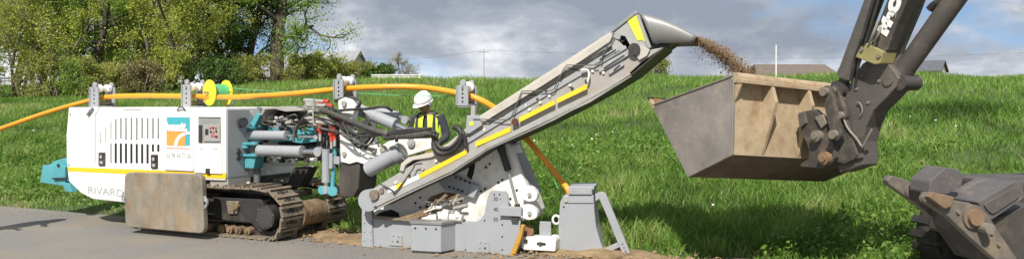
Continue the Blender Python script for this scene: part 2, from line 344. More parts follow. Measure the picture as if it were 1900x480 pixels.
X, Y, d = wedge(150000, 6.5, 22, 0.35, 8.0); k = bare(X, Y) & (vnoise(X, Y, 0.8, 31) > 0.45) & (vnoise(X, Y, 2.3, 33) > 0.42); X, Y = X[k], Y[k]
Z = terrain(X, Y)+RNG.random(len(X))**1.3*(0.12+0.25*vnoise(X, Y, 1.7, 35))
tag(quads('bank_weeds', np.stack([X, Y, Z], 1), RNG.uniform(0.035, 0.10, len(X)), RNG.random(len(X))*0.8+0.1, M_weed, 0.4), 'broad-leaved weeds growing in clumps through the bank grass', 'weeds', kind='stuff')
M_fl = mat('white_petals', (0.8, 0.8, 0.74), 0.7)
X, Y, d = wedge(2600, 10, 24, 1.5, 10.0); k = vnoise(X, Y, 0.7, 51) > 0.74; X, Y = X[k], Y[k]
tag(quads('white_wildflowers', np.stack([X, Y, terrain(X, Y)+RNG.uniform(0.2, 0.42, len(X))], 1), RNG.uniform(0.02, 0.05, len(X)), RNG.random(len(X)), M_fl, 0.8, 0.9), 'scattered white wildflowers in the bank grass', 'flowers', kind='stuff')

# crumbs of soil and grit scattered along the cut and the road edge
def crumbs(name, label, n, umin, umax, vmean, vsd, smin, smax, m):
    u = RNG.uniform(umin, umax, n); v = RNG.normal(vmean, vsd, n); s = smin*(smax/smin)**(RNG.random(n)**2.2)
    x = R0[0]+u*RU[0]+v*RN[0]; y = R0[1]+u*RU[1]+v*RN[1]; z = np.maximum(0.006, terrain(x, y))+s*0.3+0.03*np.clip((v+0.5)/0.6, 0, 1)*(u > -3.4)*(u < 2.4)
    B = np.array([[1, 0, 0], [-1, 0, 0], [0, 1, 0], [0, -1, 0], [0, 0, 0.8], [0, 0, -0.5]])[None]*s[:, None, None]*RNG.uniform(0.6, 1.3, (n, 6, 1)); a = RNG.uniform(0, 6.28, n); c, si = np.cos(a)[:, None], np.sin(a)[:, None]
    V = np.stack([B[:, :, 0]*c-B[:, :, 1]*si+x[:, None], B[:, :, 0]*si+B[:, :, 1]*c+y[:, None], B[:, :, 2]+z[:, None]], -1).reshape(-1, 3)
    Fc = (np.array([[0, 2, 4], [2, 1, 4], [1, 3, 4], [3, 0, 4], [2, 0, 5], [1, 2, 5], [3, 1, 5], [0, 3, 5]])[None]+6*np.arange(n)[:, None, None]).reshape(-1, 3)
    me = bpy.data.meshes.new(name); me.from_pydata(V.tolist(), [], Fc.tolist()); me.materials.append(m); o = bpy.data.objects.new(name, me); COL.objects.link(o); return tag(o, label, 'soil', kind='stuff')
crumbs('soil_crumbs', 'loose soil crumbs scattered along the cut beside the trencher', 4200, -3.8, 3.6, -0.15, 0.28, 0.006, 0.035, M_soil)
crumbs('road_grit', 'fine grit along the edge of the asphalt', 3500, -12, 4, -0.25, 0.45, 0.003, 0.011, M_grit)
# ------------------------------------------------------------------ trees
M_bark = mat('bark', (0.085, 0.068, 0.05), 0.9, var=0.4, scale=6, bump=0.8, bscale=18, stretch=(1, 1, 0.3))
M_bark_pale = mat('pale_bark', (0.17, 0.145, 0.11), 0.9, var=0.35, scale=6, bump=0.6, bscale=18, stretch=(1, 1, 0.3))
LEAF = {
 'yellow': leafmat('spring_leaves_yellow', [(0, (0.22, 0.28, 0.035)), (0.5, (0.42, 0.48, 0.08)), (1, (0.58, 0.58, 0.14))], 0.4),
 'green': leafmat('leaves_green', [(0, (0.12, 0.22, 0.025)), (0.5, (0.25, 0.39, 0.055)), (1, (0.40, 0.50, 0.10))], 0.4),
 'dark': leafmat('leaves_dark', [(0, (0.040, 0.085, 0.014)), (0.5, (0.085, 0.16, 0.028)), (1, (0.16, 0.26, 0.05))], 0.25),
 'olive': leafmat('leaves_olive', [(0, (0.18, 0.21, 0.045)), (0.5, (0.33, 0.36, 0.085)), (1, (0.48, 0.46, 0.14))], 0.35),
 'brown': leafmat('buds_brown', [(0, (0.17, 0.14, 0.065)), (0.5, (0.28, 0.25, 0.10)), (1, (0.38, 0.34, 0.15))], 0.3)}
def tree(name, label, px, py_or_y, height, spread, leaf, nleaf, lsize, trunk_r=0.2, clear=0.25, stems=1, cat='tree', bark=None, limbs=9, low=0.15, flat=0.8, seed=1, group=None, droop=0.0, leafbias=1.0, tuft=0.35):
    """one tree or bush: a tapered trunk with limbs and twigs, and a crown of single leaves clustered at the twig ends"""
    rs = random.Random(seed); Yd = py_or_y; x0 = (px-CX)/FPX*Yd; z0 = float(terrain(x0, Yd))-0.05
    T = thing(name, label, cat, Matrix.Translation((x0, Yd, z0)), group)
    wood = MB(); tips = []
    def grow(p, d, L, r, lvl):
        n = 4; pts = [p]; q = Vector(p); dd = Vector(d)
        for i in range(n):
            dd = (dd+Vector((rs.gauss(0, 1), rs.gauss(0, 1), rs.gauss(0.12, 0.7)))*0.17*(1+0.3*lvl)+Vector((0, 0, -droop*lvl*0.1))).normalized(); q = q+dd*L/n; pts.append(q.copy())
        wood.tube(pts, [r, r*0.45], 7 if lvl == 0 else (5 if lvl < 2 else 3), 0, False, 2 if lvl < 2 else 0)
        if lvl >= 2: tips.append((pts[-1], L)); tips.append((pts[2], L)); 
        if lvl >= 3: return
        kids = [limbs, 5, 4][lvl] if lvl < 3 else 0
        for i in range(kids):
            t = (clear+(1-clear)*(i+rs.random()*0.8)/kids) if lvl == 0 else (0.3+0.7*(i+rs.random())/kids)
            k = min(n-1, int(t*n)); base = Vector(pts[k]).lerp(pts[k+1], t*n-k)
            a = rs.random()*2*math.pi+i*2.4; 
            if lvl == 0:
                env = math.sin(math.pi*min(1, max(0.12, (t-low)/(1.02-low)))**0.75); el = 0.15+0.9*t*flat
                nd = Vector((math.cos(a)*math.cos(el), math.sin(a)*math.cos(el), math.sin(el))); nl = spread*(0.45+0.55*env)*rs.uniform(0.75, 1.1)*0.72
            else:
                ax = dd.cross(Vector((math.cos(a), math.sin(a), 0.3))).normalized(); nd = (dd*0.75+ax*0.75+Vector((0, 0, 0.12))).normalized(); nl = L*rs.uniform(0.42, 0.62)
            grow(base, nd, nl, max(0.006, r*(0.42 if lvl == 0 else 0.5)*(1-0.45*t if lvl == 0 else 1)), lvl+1)
    for s in range(stems):
        if stems == 1: grow(Vector((0, 0, 0)), Vector((rs.gauss(0, .05), rs.gauss(0, .05), 1)), height, trunk_r, 0)
        else:
            a = 2*math.pi*s/stems+rs.random(); o = Vector((math.cos(a), math.sin(a), 0))*rs.random()*spread*0.45
            grow(o, Vector((math.cos(a)*0.25, math.sin(a)*0.25, 1)).normalized(), height*rs.uniform(0.65, 1), trunk_r, 0)
    wood.build('trunk', bark or M_bark, T, recalc=False)
    P = np.array([tuple(t[0]) for t in tips]); Ls = np.array([t[1] for t in tips])
    nleaf = int(nleaf*1.9); lsize *= 0.74; pick = RNG.integers(0, len(P), nleaf); sig = np.clip(Ls[pick]*tuft, 0.08, 0.55)
    C = P[pick]+RNG.normal(size=(nleaf, 3))*sig[:, None]*np.array([1, 1, 0.75]); C = C[C[:, 2] > 0.05]
    cr = quads('crown', C, RNG.uniform(0.6, 1.3, len(C))*lsize, np.clip(RNG.normal(0.45, 0.25, len(C))+0.25*(vnoise(C[:, 0]*1.0+C[:, 1]*.37, C[:, 2]+C[:, 1]*.61, 0.9, seed)-0.5), 0, 1), LEAF[leaf], 0.2, 0.75)
    cr.parent = T; return T
WG = 'trees of the little wood on the left'
OAK = tree('oak_tree', 'broad spreading oak with thick dark trunk, sparse young leaves, standing left of the farmhouse', 517, 41.5, 8.2, 5.0, 'green', 26000, 0.13, 0.40, 0.27, limbs=14, low=0.1, flat=0.8, seed=4, group=WG, tuft=0.32)
tree('willow_tree', 'yellow-green bushy willow at the far left edge of the wood', 38, 38.5, 6.0, 2.9, 'yellow', 11000, 0.12, 0.08, 0.1, 5, 'tree', M_bark_pale, 8, 0.05, seed=8, group=WG)
tree('birch_tree', 'slender pale-trunked tree rising behind the yellow-green willow at far left', 62, 42, 8.0, 2.6, 'yellow', 8000, 0.12, 0.11, 0.2, 1, 'tree', M_bark_pale, 12, 0.1, seed=15, group=WG)
tree('birch_tree', 'tall pale-stemmed tree leaning at the left margin of the photo', -40, 41, 8.0, 3.2, 'yellow', 9000, 0.12, 0.13, 0.15, 1, 'tree', M_bark_pale, 12, 0.1, seed=25, group=WG)
tree('ash_tree', 'tall mid-green tree above the trencher hood, second crown from the left', 165, 40.5, 8.2, 3.2, 'green', 15000, 0.14, 0.2, 0.06, 2, 'tree', None, 13, 0.02, seed=31, group=WG)
tree('thorn_tree', 'open brownish-green tree with bare twigs, between the ash and the sallow', 248, 43, 8.2, 3.2, 'olive', 11000, 0.12, 0.17, 0.08, 2, 'tree', M_bark_pale, 12, 0.05, seed=37, group=WG)
tree('sallow_tree', 'rounded yellow-green sallow in front of the dark ivy trees', 335, 38.5, 6.6, 2.7, 'yellow', 14000, 0.12, 0.09, 0.08, 5, 'tree', None, 8, 0.03, seed=41, group=WG)
tree('ivy_tree', 'dark ivy-covered tree left of the oak trunk', 432, 41.5, 7.4, 2.6, 'dark', 17000, 0.15, 0.25, 0.02, 2, 'tree', None, 14, 0.0, seed=47, group=WG)
tree('ash_tree', 'tall green tree rising behind the sallow', 350, 47, 9.5, 3.6, 'green', 12000, 0.16, 0.25, 0.1, 1, 'tree', None, 13, 0.05, seed=53, group=WG)
tree('thorn_tree', 'tall leafy tree at the back of the wood near the left margin', 110, 48, 9.5, 4.0, 'green', 13000, 0.16, 0.25, 0.05, 2, 'tree', None, 13, 0.02, seed=59, group=WG)
tree('ivy_tree', 'dark evergreen-clad tree at the back of the wood above the yellow reel', 210, 50, 9.5, 3.6, 'dark', 15000, 0.17, 0.25, 0.02, 2, 'tree', None, 13, 0.0, seed=61, group=WG)
tree('ivy_tree', 'dark leafy tree at the back of the wood left of the sallow', 300, 52, 10, 3.6, 'dark', 13000, 0.17, 0.25, 0.02, 2, 'tree', None, 13, 0.0, seed=62, group=WG)
tree('thorn_tree', 'back tree filling the gap at the left margin', 10, 50, 11, 4.0, 'olive', 12000, 0.16, 0.25, 0.02, 2, 'tree', None, 13, 0.0, seed=63, group=WG)
UG = 'bushes along the foot of the wood'
for i, (px, Yd, h, sp, lf, lab) in enumerate([
    (-70, 37, 2.2, 1.5, 'olive', 'low brownish bush at the far left foot of the wood'),
    (90, 37.5, 2.0, 1.5, 'olive', 'low bramble bush at the foot of the pale birch'),
    (150, 37, 1.5, 1.3, 'green', 'low green bush under the mid-green ash'),
    (205, 37.5, 1.6, 1.4, 'olive', 'low brownish bush behind the leftmost roller guide'),
    (262, 37.5, 1.5, 1.4, 'brown', 'low twiggy brown bush right of the leftmost roller guide'),
    (395, 38, 1.4, 1.3, 'dark', 'low dark bush right of the sallow'),
    (470, 40, 1.2, 1.3, 'olive', 'low olive bush at the left of the oak foot'),
    (560, 41, 1.2, 1.2, 'olive', 'thin olive bush just right of the oak trunk'),
    (600, 42, 1.5, 1.2, 'yellow', 'yellowish bush in front of the farmhouse wall'),
    (645, 43, 1.3, 1.0, 'olive', 'last olive bush of the hedge, right end below the farmhouse gable')]):
    tree('hedge_bush', lab, px, Yd, h, sp, lf, 4200, 0.11, 0.04, 0.05, 5, 'bush', M_bark_pale, 6, 0.0, seed=80+i, group=UG)
tree('round_bush', 'small rounded dark green bush alone on the skyline', 697, 75, 3.1, 1.7, 'dark', 6000, 0.26, 0.08, 0.05, 4, 'bush', None, 8, 0.0, seed=101)
tree('bare_tree', 'leafless pale brown small tree on the skyline right of the rounded bush', 746, 74, 3.3, 2.1, 'brown', 2600, 0.10, 0.1, 0.2, 1, 'tree', M_bark_pale, 12, 0.1, seed=103)
tree('skyline_shrub', 'small scrubby shrub on the field crest below the conveyor head', 1213, 36, 0.75, 0.95, 'olive', 2600, 0.08, 0.02, 0.05, 5, 'bush', None, 6, 0.0, seed=107)
# ------------------------------------------------------------------ buildings beyond the crest
M_slate = mat('slate_roof', (0.27, 0.27, 0.28), 0.8, var=0.25, scale=3, bump=0.3, bscale=6)
M_render_wall = mat('cream_render', (0.55, 0.50, 0.42), 0.9, var=0.1, scale=1.2)
M_stone_wall = mat('pale_stone_wall', (0.55, 0.51, 0.44), 0.9, var=0.2, scale=2.5)
M_white_wall = mat('white_render', (0.72, 0.71, 0.68), 0.85, var=0.08, scale=1.0)
M_glass = mat('window_glass', (0.04, 0.05, 0.06), 0.15)
M_frame = mat('window_frame_white', (0.7, 0.7, 0.68), 0.6)
M_tile = mat('brown_tile_roof', (0.145, 0.115, 0.095), 0.85, var=0.2, scale=2.5, bump=0.3, bscale=6)
def house(name, label, px, Yd, zb, length, depth, wall_h, roof_h, yaw, wallm, roofm, wins=3, chimney=True, door=True, hip=0.0):
    x = (px-CX)/FPX*Yd; T = thing(name, label, 'building', Matrix.Translation((x, Yd, zb)) @ Matrix.Rotation(yaw, 4, 'Z'))
    L, D = length/2, depth/2
    mb = MB(); mb.box(-L, L, -D, D, 0, wall_h); mb.add([(-L, -D, wall_h), (-L, D, wall_h), (-L, 0, wall_h+roof_h*(1-hip))], [[0, 1, 2]]); mb.add([(L, -D, wall_h), (L, D, wall_h), (L, 0, wall_h+roof_h*(1-hip))], [[0, 2, 1]])
    mb.build('wall', wallm, T)
    e = 0.3; t = 0.14; mb = MB()
    for s in (-1, 1):
        a, b = (-L-e, s*(D+e), wall_h-e*roof_h/D+0.02), (L+e, s*(D+e), wall_h-e*roof_h/D+0.02); c, d = (L+e-hip*D, 0, wall_h+roof_h+0.02), (-L-e+hip*D, 0, wall_h+roof_h+0.02)
        up = lambda p: (p[0], p[1], p[2]+t)
        mb.add([a, b, c, d, up(a), up(b), up(c), up(d)], [[0, 1, 2, 3], [4, 5, 6, 7], [0, 1, 5, 4], [1, 2, 6, 5], [3, 0, 4, 7], [2, 3, 7, 6]])
    rf = mb.build('roof', roofm, T)
    if chimney:
        for s in (-1, 1): MB().box(s*(L-0.45)-0.4, s*(L-0.45)+0.4, -0.3, 0.3, wall_h+roof_h*0.7, wall_h+roof_h+0.9).build('chimney', wallm, rf)
    for i in range(wins):
        uc = -L+length*(i+0.5)/wins
        w = MB().box(uc-0.55, uc+0.55, -D-0.05, -D+0.05, wall_h*0.42, wall_h*0.42+1.3).build('window', M_frame, T)
        for sx in (-1, 1): MB().box(uc+sx*0.25-0.21, uc+sx*0.25+0.21, -D-0.06, -D-0.045, wall_h*0.42+0.08, wall_h*0.42+1.22).build('pane', M_glass, w)
    return T
house('farmhouse', 'pale farmhouse with grey slate roof half hidden behind the oak', 600, 92, 2.2, 8.6, 6.0, 2.9, 2.3, math.radians(-14), M_stone_wall, M_slate, 3, False)
house('farm_shed', 'low pale outbuilding with slate roof just right of the oak trunk', 535, 88, 2.2, 5.0, 4.5, 2.5, 1.9, math.radians(-15), M_stone_wall, M_slate, 2, False)
house('long_barn', 'long low grey-roofed barn on the skyline behind the bucket', 1465, 100, 2.0, 10.8, 9, 2.1, 2.2, math.radians(3), M_stone_wall, M_tile, 0, False, hip=0.28)
house('cottage', 'small cottage with dark slate roof and cream gable right of the excavator arm', 1716, 105, 2.0, 4.2, 4.2, 3.8, 1.2, math.radians(-38), M_render_wall, mat('dark_slate_roof', (0.10, 0.105, 0.12), 0.75, var=0.2, scale=3), 0, False)
# garden wall, poles, wire
M_concrete_pole = mat('pale_pole', (0.75, 0.75, 0.73), 0.8)
x0 = (690-CX)/FPX*70; x1 = (782-CX)/FPX*70
g = thing('garden_wall', 'low white wall on the skyline below the bare tree', 'wall', Matrix.Translation((x0, 70, 2.1)))
MB().box(0, x1-x0, 0, 0.25, 0, 1.98).build('wall', M_white_wall, g, bevel=0.02); MB().box(-0.05, x1-x0+0.05, -0.05, 0.3, 1.98, 2.07).build('coping', M_white_wall, g)
def pole(px, Yd, top_py, r, label, m, arm=False):
    x = (px-CX)/FPX*Yd; zt = EYE+(HY-top_py)/FPX*Yd; z0 = float(terrain(x, Yd))-0.1; T = thing('utility_pole', label, 'pole', Matrix.Translation((x, Yd, z0)))
    MB().cyl((0, 0, 0), (0, 0, zt-z0), r, r*0.75, 10).build('shaft', m, T); MB().cyl((0, 0, zt-z0-0.02), (0, 0, zt-z0+0.05), r*0.95, r*0.4, 10).build('cap', m, T)
    if arm: MB().box(-0.6, 0.6, -0.05, 0.05, zt-z0-0.35, zt-z0-0.25).build('crossarm', m, T)
    return (x, Yd, zt)
M_wood_pole = mat('grey_wood_pole', (0.30, 0.29, 0.27), 0.9)
pB = pole(1440, 60, 85, 0.058, 'white post on the skyline in front of the long barn', M_concrete_pole)
pA = pole(898, 95, 92, 0.06, 'thin grey utility pole on the skyline left of the conveyor', M_wood_pole, True)
M_wire = mat('wire_black', (0.05, 0.05, 0.05), 0.6)
def wire(label, A, B, sag=0.6):
    A, B = Vector(A), Vector(B); pts = [A.lerp(B, t)-Vector((0, 0, sag*4*t*(1-t))) for t in (0, .25, .5, .75, 1)]
    tag(MB().tube(pts, 0.009, 4).build('power_line', M_wire), label, 'wire')
wire('overhead wire from the farmhouse towards the utility pole', ((640-CX)/FPX*91, 91, 6.9), (pA[0], pA[1], pA[2]-0.05))
wire('overhead wire from the utility pole to the far right', (pA[0], pA[1], pA[2]-0.05), ((2300-CX)/FPX*95, 95, 9.3), 1.6)
# ================================================================== TRENCHER
M_white = mat('white_paint', (0.80, 0.80, 0.78), 0.38, var=0.03, scale=3, dirt=(0.52, 0.47, 0.39), damt=0.5, dscale=4.5, dlow=0.55, scratch=(0.55, 0.52, 0.46), samt=0.3)
M_white2 = mat('worn_white_paint', (0.74, 0.73, 0.69), 0.5, var=0.06, scale=4, dirt=(0.36, 0.29, 0.2), damt=0.7, dscale=3.0, dlow=0.54)
M_grey = mat('grey_paint', (0.315, 0.33, 0.35), 0.45, var=0.05, scale=4, dirt=(0.36, 0.32, 0.26), damt=0.5, dscale=3.0, dlow=0.55)
M_grey2 = mat('worn_grey_paint', (0.34, 0.34, 0.335), 0.5, var=0.10, scale=9, dirt=(0.33, 0.285, 0.22), damt=0.8, dscale=3.4, dlow=0.46, bump=0.08, scratch=(0.24, 0.21, 0.18), samt=0.4)
M_cream = mat('dusty_cream_sheet', (0.47, 0.44, 0.39), 0.6, var=0.1, scale=5, dirt=(0.4, 0.34, 0.26), damt=0.6, dscale=4, dlow=0.5)
M_teal = mat('teal_paint', (0.085, 0.33, 0.37), 0.45, var=0.12, scale=5, dirt=(0.1, 0.12, 0.11), damt=0.6, dscale=4, dlow=0.55)
M_tealq = mat('teal_print', (0.06, 0.38, 0.43), 0.5, var=0.02)
M_orangeq = mat('orange_print', (0.80, 0.32, 0.06), 0.5, var=0.03)
M_redq = mat('red_print', (0.75, 0.22, 0.12), 0.5, var=0.02)
M_greyq = mat('grey_print', (0.36, 0.37, 0.38), 0.5, var=0.02)
M_whiteq = mat('white_print', (0.82, 0.82, 0.80), 0.5, var=0.02)
M_blackq = mat('black_print', (0.03, 0.03, 0.03), 0.6, var=0.02)
M_yellow = mat('yellow_stripe', (0.80, 0.53, 0.02), 0.5, var=0.05, dirt=(0.5, 0.3, 0.08), damt=0.5, dscale=5, dlow=0.6)
M_yellow2 = mat('worn_yellow_stripe', (0.82, 0.55, 0.02), 0.55, var=0.08, dirt=(0.33, 0.17, 0.07), damt=0.85, dscale=7, dlow=0.60)
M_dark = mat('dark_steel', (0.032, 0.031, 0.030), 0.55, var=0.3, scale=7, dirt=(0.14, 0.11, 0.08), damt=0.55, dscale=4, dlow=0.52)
M_hole = mat('vent_black', (0.014, 0.014, 0.014), 0.9)
M_rust = mat('rusty_plate', (0.215, 0.19, 0.15), 0.75, var=0.38, scale=2.6, dirt=(0.30, 0.175, 0.075), damt=0.6, dscale=2.4, dlow=0.49, bump=0.15, bscale=15, stretch=(1.5, 1.0, 0.8), scratch=(0.36, 0.31, 0.24), samt=0.5)
M_shoe = mat('muddy_track_steel', (0.19, 0.155, 0.115), 0.85, var=0.35, scale=9, dirt=(0.27, 0.21, 0.14), damt=0.7, dscale=5, dlow=0.5, bump=0.6, bscale=25)
M_muddy = mat('mud_brown', (0.19, 0.13, 0.075), 0.95, var=0.4, scale=9, bump=0.8, bscale=25)
M_chrome = mat('chrome_rod', (0.75, 0.75, 0.76), 0.18, metal=1.0, var=0.03)
M_steel = mat('brushed_steel', (0.27, 0.27, 0.268), 0.5, metal=0.4, var=0.2, scale=3, dirt=(0.2, 0.16, 0.12), damt=0.5, dscale=3, dlow=0.55, bump=0.05, bscale=8)
M_hose = mat('hose_rubber', (0.028, 0.027, 0.026), 0.55, var=0.2, dirt=(0.14, 0.125, 0.10), damt=0.4, dscale=5, dlow=0.5)
M_hosegrey = mat('dusty_hose', (0.10, 0.095, 0.085), 0.7, var=0.3, scale=14)
M_red = mat('red_paint', (0.60, 0.055, 0.03), 0.45, var=0.1)
M_lime = mat('lime_hi_vis', (0.68, 0.80, 0.05), 0.5, var=0.06)
M_nylon = mat('white_nylon', (0.82, 0.81, 0.78), 0.4, var=0.04)
MF = Frame(*ground_pt(515, 450), 25); TF = Frame(*ground_pt(672, 456), 18)
MM = MF.M(); TM = TF.M(); T2M = MM.inverted() @ TM
TR = thing('trenching_machine', 'white and grey tracked trencher with raised conveyor cutting along the road edge', 'trencher', MM)
P = MF.pl; Q = MF.q
def mpart(name, mats, mb, bevel=0.004, parent=None): return mb.build(name, mats, TR if parent is None else parent, None, bevel)
def tpart(name, mats, mb, bevel=0.004): return mb.build(name, mats, TR, T2M, bevel)
# ---- hood
HWD = 1.35
hood_out = [(127, 199), (418, 199), (418, 335), (232, 330), (228, 375), (172, 369), (150, 358), (127, 336), (123, 300), (122.5, 250)]
hood = mpart('hood', M_white, MB().prism(P(hood_out), 0.0, HWD), 0.018)
# control-side recess: the opening is real, cut by four frame plates around a set-back panel
u0, v1 = Q(370, 217); u1, v0 = Q(412, 267)
stripe = MB()
a = P([(126.5, 309.5), (419, 320), (419, 331), (126, 317)]); stripe.prism(a, -0.004, 0.003)
mpart('yellow_stripe', M_yellow, stripe, 0, hood)
for x0_, x1_, y0_, y1_, nm in ((307, 361, 214, 316, 'advert_door'), (363, 413.5, 214, 321, 'control_door')):
    ul, vt = Q(x0_, y0_); ur, _ = Q(x1_, y0_); vb = Q((x0_+x1_)/2, y1_)[1]
    if nm == 'advert_door':
        dr = mpart(nm, M_white, MB().prism(rrect(ul, ur, vb, vt, 0.02), -0.022, 0.01), 0.005)
        q0, q1 = Q(312, 217), Q(355, 270)
        MB().box(q0[0], q1[0], -0.025, -0.02, q1[1], q0[1]).build('logo_ground', M_tealq, dr)
        w_, h_ = q1[0]-q0[0], q0[1]-q1[1]
        MB().prism([(q0[0], q1[1]), (q0[0]+w_*.80, q1[1]), (q0[0]+w_*.80, q1[1]+h_*.50), (q0[0], q1[1]+h_*.78)], -0.028, -0.0255).build('logo_field', M_orangeq, dr)
        arc = []
        for k in range(9):
            t = math.radians(180-90*k/8); arc.append((q0[0]+w_*1.0+w_*.66*math.cos(t), q1[1]+h_*.50*math.sin(t)))
        for k in range(8, -1, -1):
            t = math.radians(180-90*k/8); arc.append((q0[0]+w_*1.0+w_*.52*math.cos(t), q1[1]+h_*.40*math.sin(t)))
        MB().prism(arc, -0.031, -0.0285).build('logo_arc', M_whiteq, dr)
        text('lettering', 'heuzit.', M_whiteq, dr, (q0[0]-0.005, -0.033, q1[1]+h_*0.49), w_*0.93, height=h_*0.33, bold=0.006)
        pr = MB()
        for i in range(16): pr.box(q0[0]+w_*(.01+.061*i), q0[0]+w_*(.05+.061*i), -.0245, -.0215, q1[1]-.048, q1[1]-.030)
        pr.build('small_print', M_redq, dr)
        text('lettering', '02 98 68 73 26', M_greyq, dr, (q0[0]-0.005, -0.024, q1[1]-0.165), w_*1.05, height=0.062)
        pr = MB(); ua, ub = Q(230, 204)[0], Q(262, 204)[0]; vz = Q(246, 205)[1]
        for i in range(10): pr.box(ua+(ub-ua)*i/10, ua+(ub-ua)*(i+.7)/10, -.0035, .001, vz, vz+.026)
        pr.build('small_print', M_greyq, hood)
        text('lettering', 'RIVARD', M_greyq, hood, (Q(164, 357)[0], -0.003, Q(164, 358)[1]), Q(229, 362)[0]-Q(164, 357)[0], height=0.10, ang=math.radians(-1.0))
    else:
        mb = MB(); w0_, w1_ = -0.022, 0.01
        mb.box(ul, u0, w0_, w1_, vb, vt); mb.box(u1, ur, w0_, w1_, vb, vt); mb.box(u0, u1, w0_, w1_, v1, vt); mb.box(u0, u1, w0_, w1_, vb, v0)
        dr = mpart(nm, M_white, mb, 0.004)
        MB().box(u0, u1, -0.006, -0.002, v0, v1).build('recess', mat('recess_grey', (0.24, 0.25, 0.25), 0.6), dr)
        pa = P([(380, 231), (410, 231), (410, 262), (380, 262)]); MB().prism(pa, -0.02, -0.007).build('control_panel', M_grey2, dr, bevel=0.003)
        for i, (kx, ky) in enumerate([(393, 237), (398, 237), (403, 237), (394, 244), (399, 245), (404, 243), (401, 252), (405, 253), (396, 251)]):
            kk = Q(kx, ky); MB().cyl((kk[0], -0.034, kk[1]), (kk[0], -0.019, kk[1]), 0.013, n=8).build('knob', [M_red, M_dark][i % 2], dr)
        sc_ = P([(383, 239), (389, 239), (389, 250), (383, 250)]); MB().prism(sc_, -0.023, -0.0195).build('gauge', M_dark, dr)
        MB().prism(P([(371, 232), (376, 232), (376, 264), (371, 264)]), -0.02, -0.0065).build('switch_strip', M_dark, dr)
        for kx in (375, 378.5, 401, 404.5):
            kk = Q(kx, 275.5); MB().cyl((kk[0], -0.027, kk[1]), (kk[0], -0.021, kk[1]), 0.012, n=8).build('button', M_greyq, dr)
        kk = Q(389, 316); MB().box(kk[0]-0.03, kk[0]+0.03, -0.045, -0.02, kk[1]-0.03, kk[1]+0.03).build('catch', M_dark, dr, bevel=0.004)
# seams of the rear hood
for pts in ([(176, 213), (177.5, 213), (177.5, 300), (176, 300)], [(176, 213), (185, 199.5), (186.5, 199.5), (178, 213)], [(147, 209), (172, 210.5), (172, 211.5), (147, 210)]):
    MB().prism(P(pts), -0.0025, 0.002).build('seam', M_greyq, hood)
for (sx, sy) in ((131, 212), (124.5, 260), (128, 305)):
    kk = Q(sx, sy); MB().cyl((kk[0], -0.012, kk[1]), (kk[0], 0.001, kk[1]), 0.014, n=8).build('bolt', M_greyq, hood)
# vents
perf = MB()
cols = [187, 196.5, 206, 215, 224.5, 234, 244, 254, 264, 274, 284, 294]
tops = [248, 238, 229, 223, 221, 220, 220, 220, 220.5, 221, 221, 221]
for cx_, ty in zip(cols, tops):
    y = ty; yb = 258 if cx_ > 200 else (264 if cx_ < 190 else 261)
    while y < yb:
        k = Q(cx_, y); r = 0.012 if cx_ > 208 else 0.009
        perf.box(k[0]-r*1.2, k[0]+r*1.2, -0.003, 0.004, k[1]-r*0.75, k[1]+r*0.75); y += 3.75
tag(mpart('vent_perforations', M_hole, perf, 0, hood), kind='stuff')
for i, cx_ in enumerate(cols[2:]):
    yb = 302+0.1*i if cx_ < 280 else 281
    pts = P([(cx_-1.9, 265+.3*i), (cx_+1.9, 265+.3*i), (cx_+1.9, yb), (cx_-1.9, yb)])
    mpart('vent_slot', M_hole if i else M_greyq, MB().prism(roundpoly(pts, 0.012), -0.004, 0.004), 0, hood)
for (x0_, x1_, y0_, y1_) in ((184.5, 196, 282.5, 307), (281.5, 293.5, 286.5, 312)):
    c = P([(x0_, y0_), (x1_, y0_), (x1_, y1_), (x0_, y1_)]); lt = mpart('latch', M_dark, MB().prism(roundpoly(c, 0.015), -0.018, 0.004), 0.003)
    k = Q((x0_+x1_)/2, y0_+8); MB().cyl((k[0], -0.030, k[1]), (k[0], -0.017, k[1]), 0.026, 0.02, n=10).build('latch_knob', M_greyq, lt)
    k = Q((x0_+x1_)/2, y1_-6); MB().box(k[0]-0.03, k[0]+0.03, -0.025, -0.017, k[1]-0.02, k[1]+0.02).build('latch_lever', M_greyq, lt)
k = MF.p3(166, 205, -0.02); mb = MB(); mb.tube([MF.p3(162, 213, -.02), MF.p3(166, 206, -.03), MF.p3(172, 200, -.02)], 0.018, 6); mpart('lid_clasp', M_grey, mb, 0)
mb = MB(); mb.tube([MF.p3(329, 205, -.01), MF.p3(332, 200, -.03), MF.p3(339, 199.5, -.03), MF.p3(344, 205, -.01)], 0.009, 6); mpart('lifting_handle', M_dark, mb, 0)
# hood end panel with lamp and hinges
ue = Q(418, 260)[0]
ep = mpart('end_panel', M_grey, MB().box(ue+0.002, ue+0.02, 0.02, 0.42, Q(418, 330)[1], Q(418, 203)[1]), 0.008)
for vv_ in (1.02, 1.10):
    mb = MB(); mb.cyl((ue+0.02, 0.20, vv_), (ue+0.05, 0.20, vv_), 0.03, n=12); mb.cyl((ue+0.02, 0.20, vv_+.03), (ue+0.04, 0.20, vv_+.03), 0.02, n=8); mb.build('hinge', M_dark, ep)
lm = mpart('work_lamp', M_dark, MB().cyl((ue+0.03, 0.24, 1.50), (ue+0.12, 0.20, 1.49), 0.045, 0.065, 16).box(ue+0.015, ue+0.05, 0.2, 0.28, 1.42, 1.50), 0)
MB().cyl((ue+0.115, 0.205, 1.49), (ue+0.124, 0.20, 1.49), 0.054, n=16).build('lens', M_glass, lm)
mpart('hood_skirt', M_grey2, MB().box(ue-0.3, ue+0.015, 0.03, 0.45, 0.62, 0.755), 0.01)
mpart('under_frame', M_dark, MB().box(Q(240, 340, .2)[0], -0.55, 0.30, 1.05, 0.42, 0.66).box(-2.6, ue, 0.06, 1.28, 0.60, 0.76), 0.02)
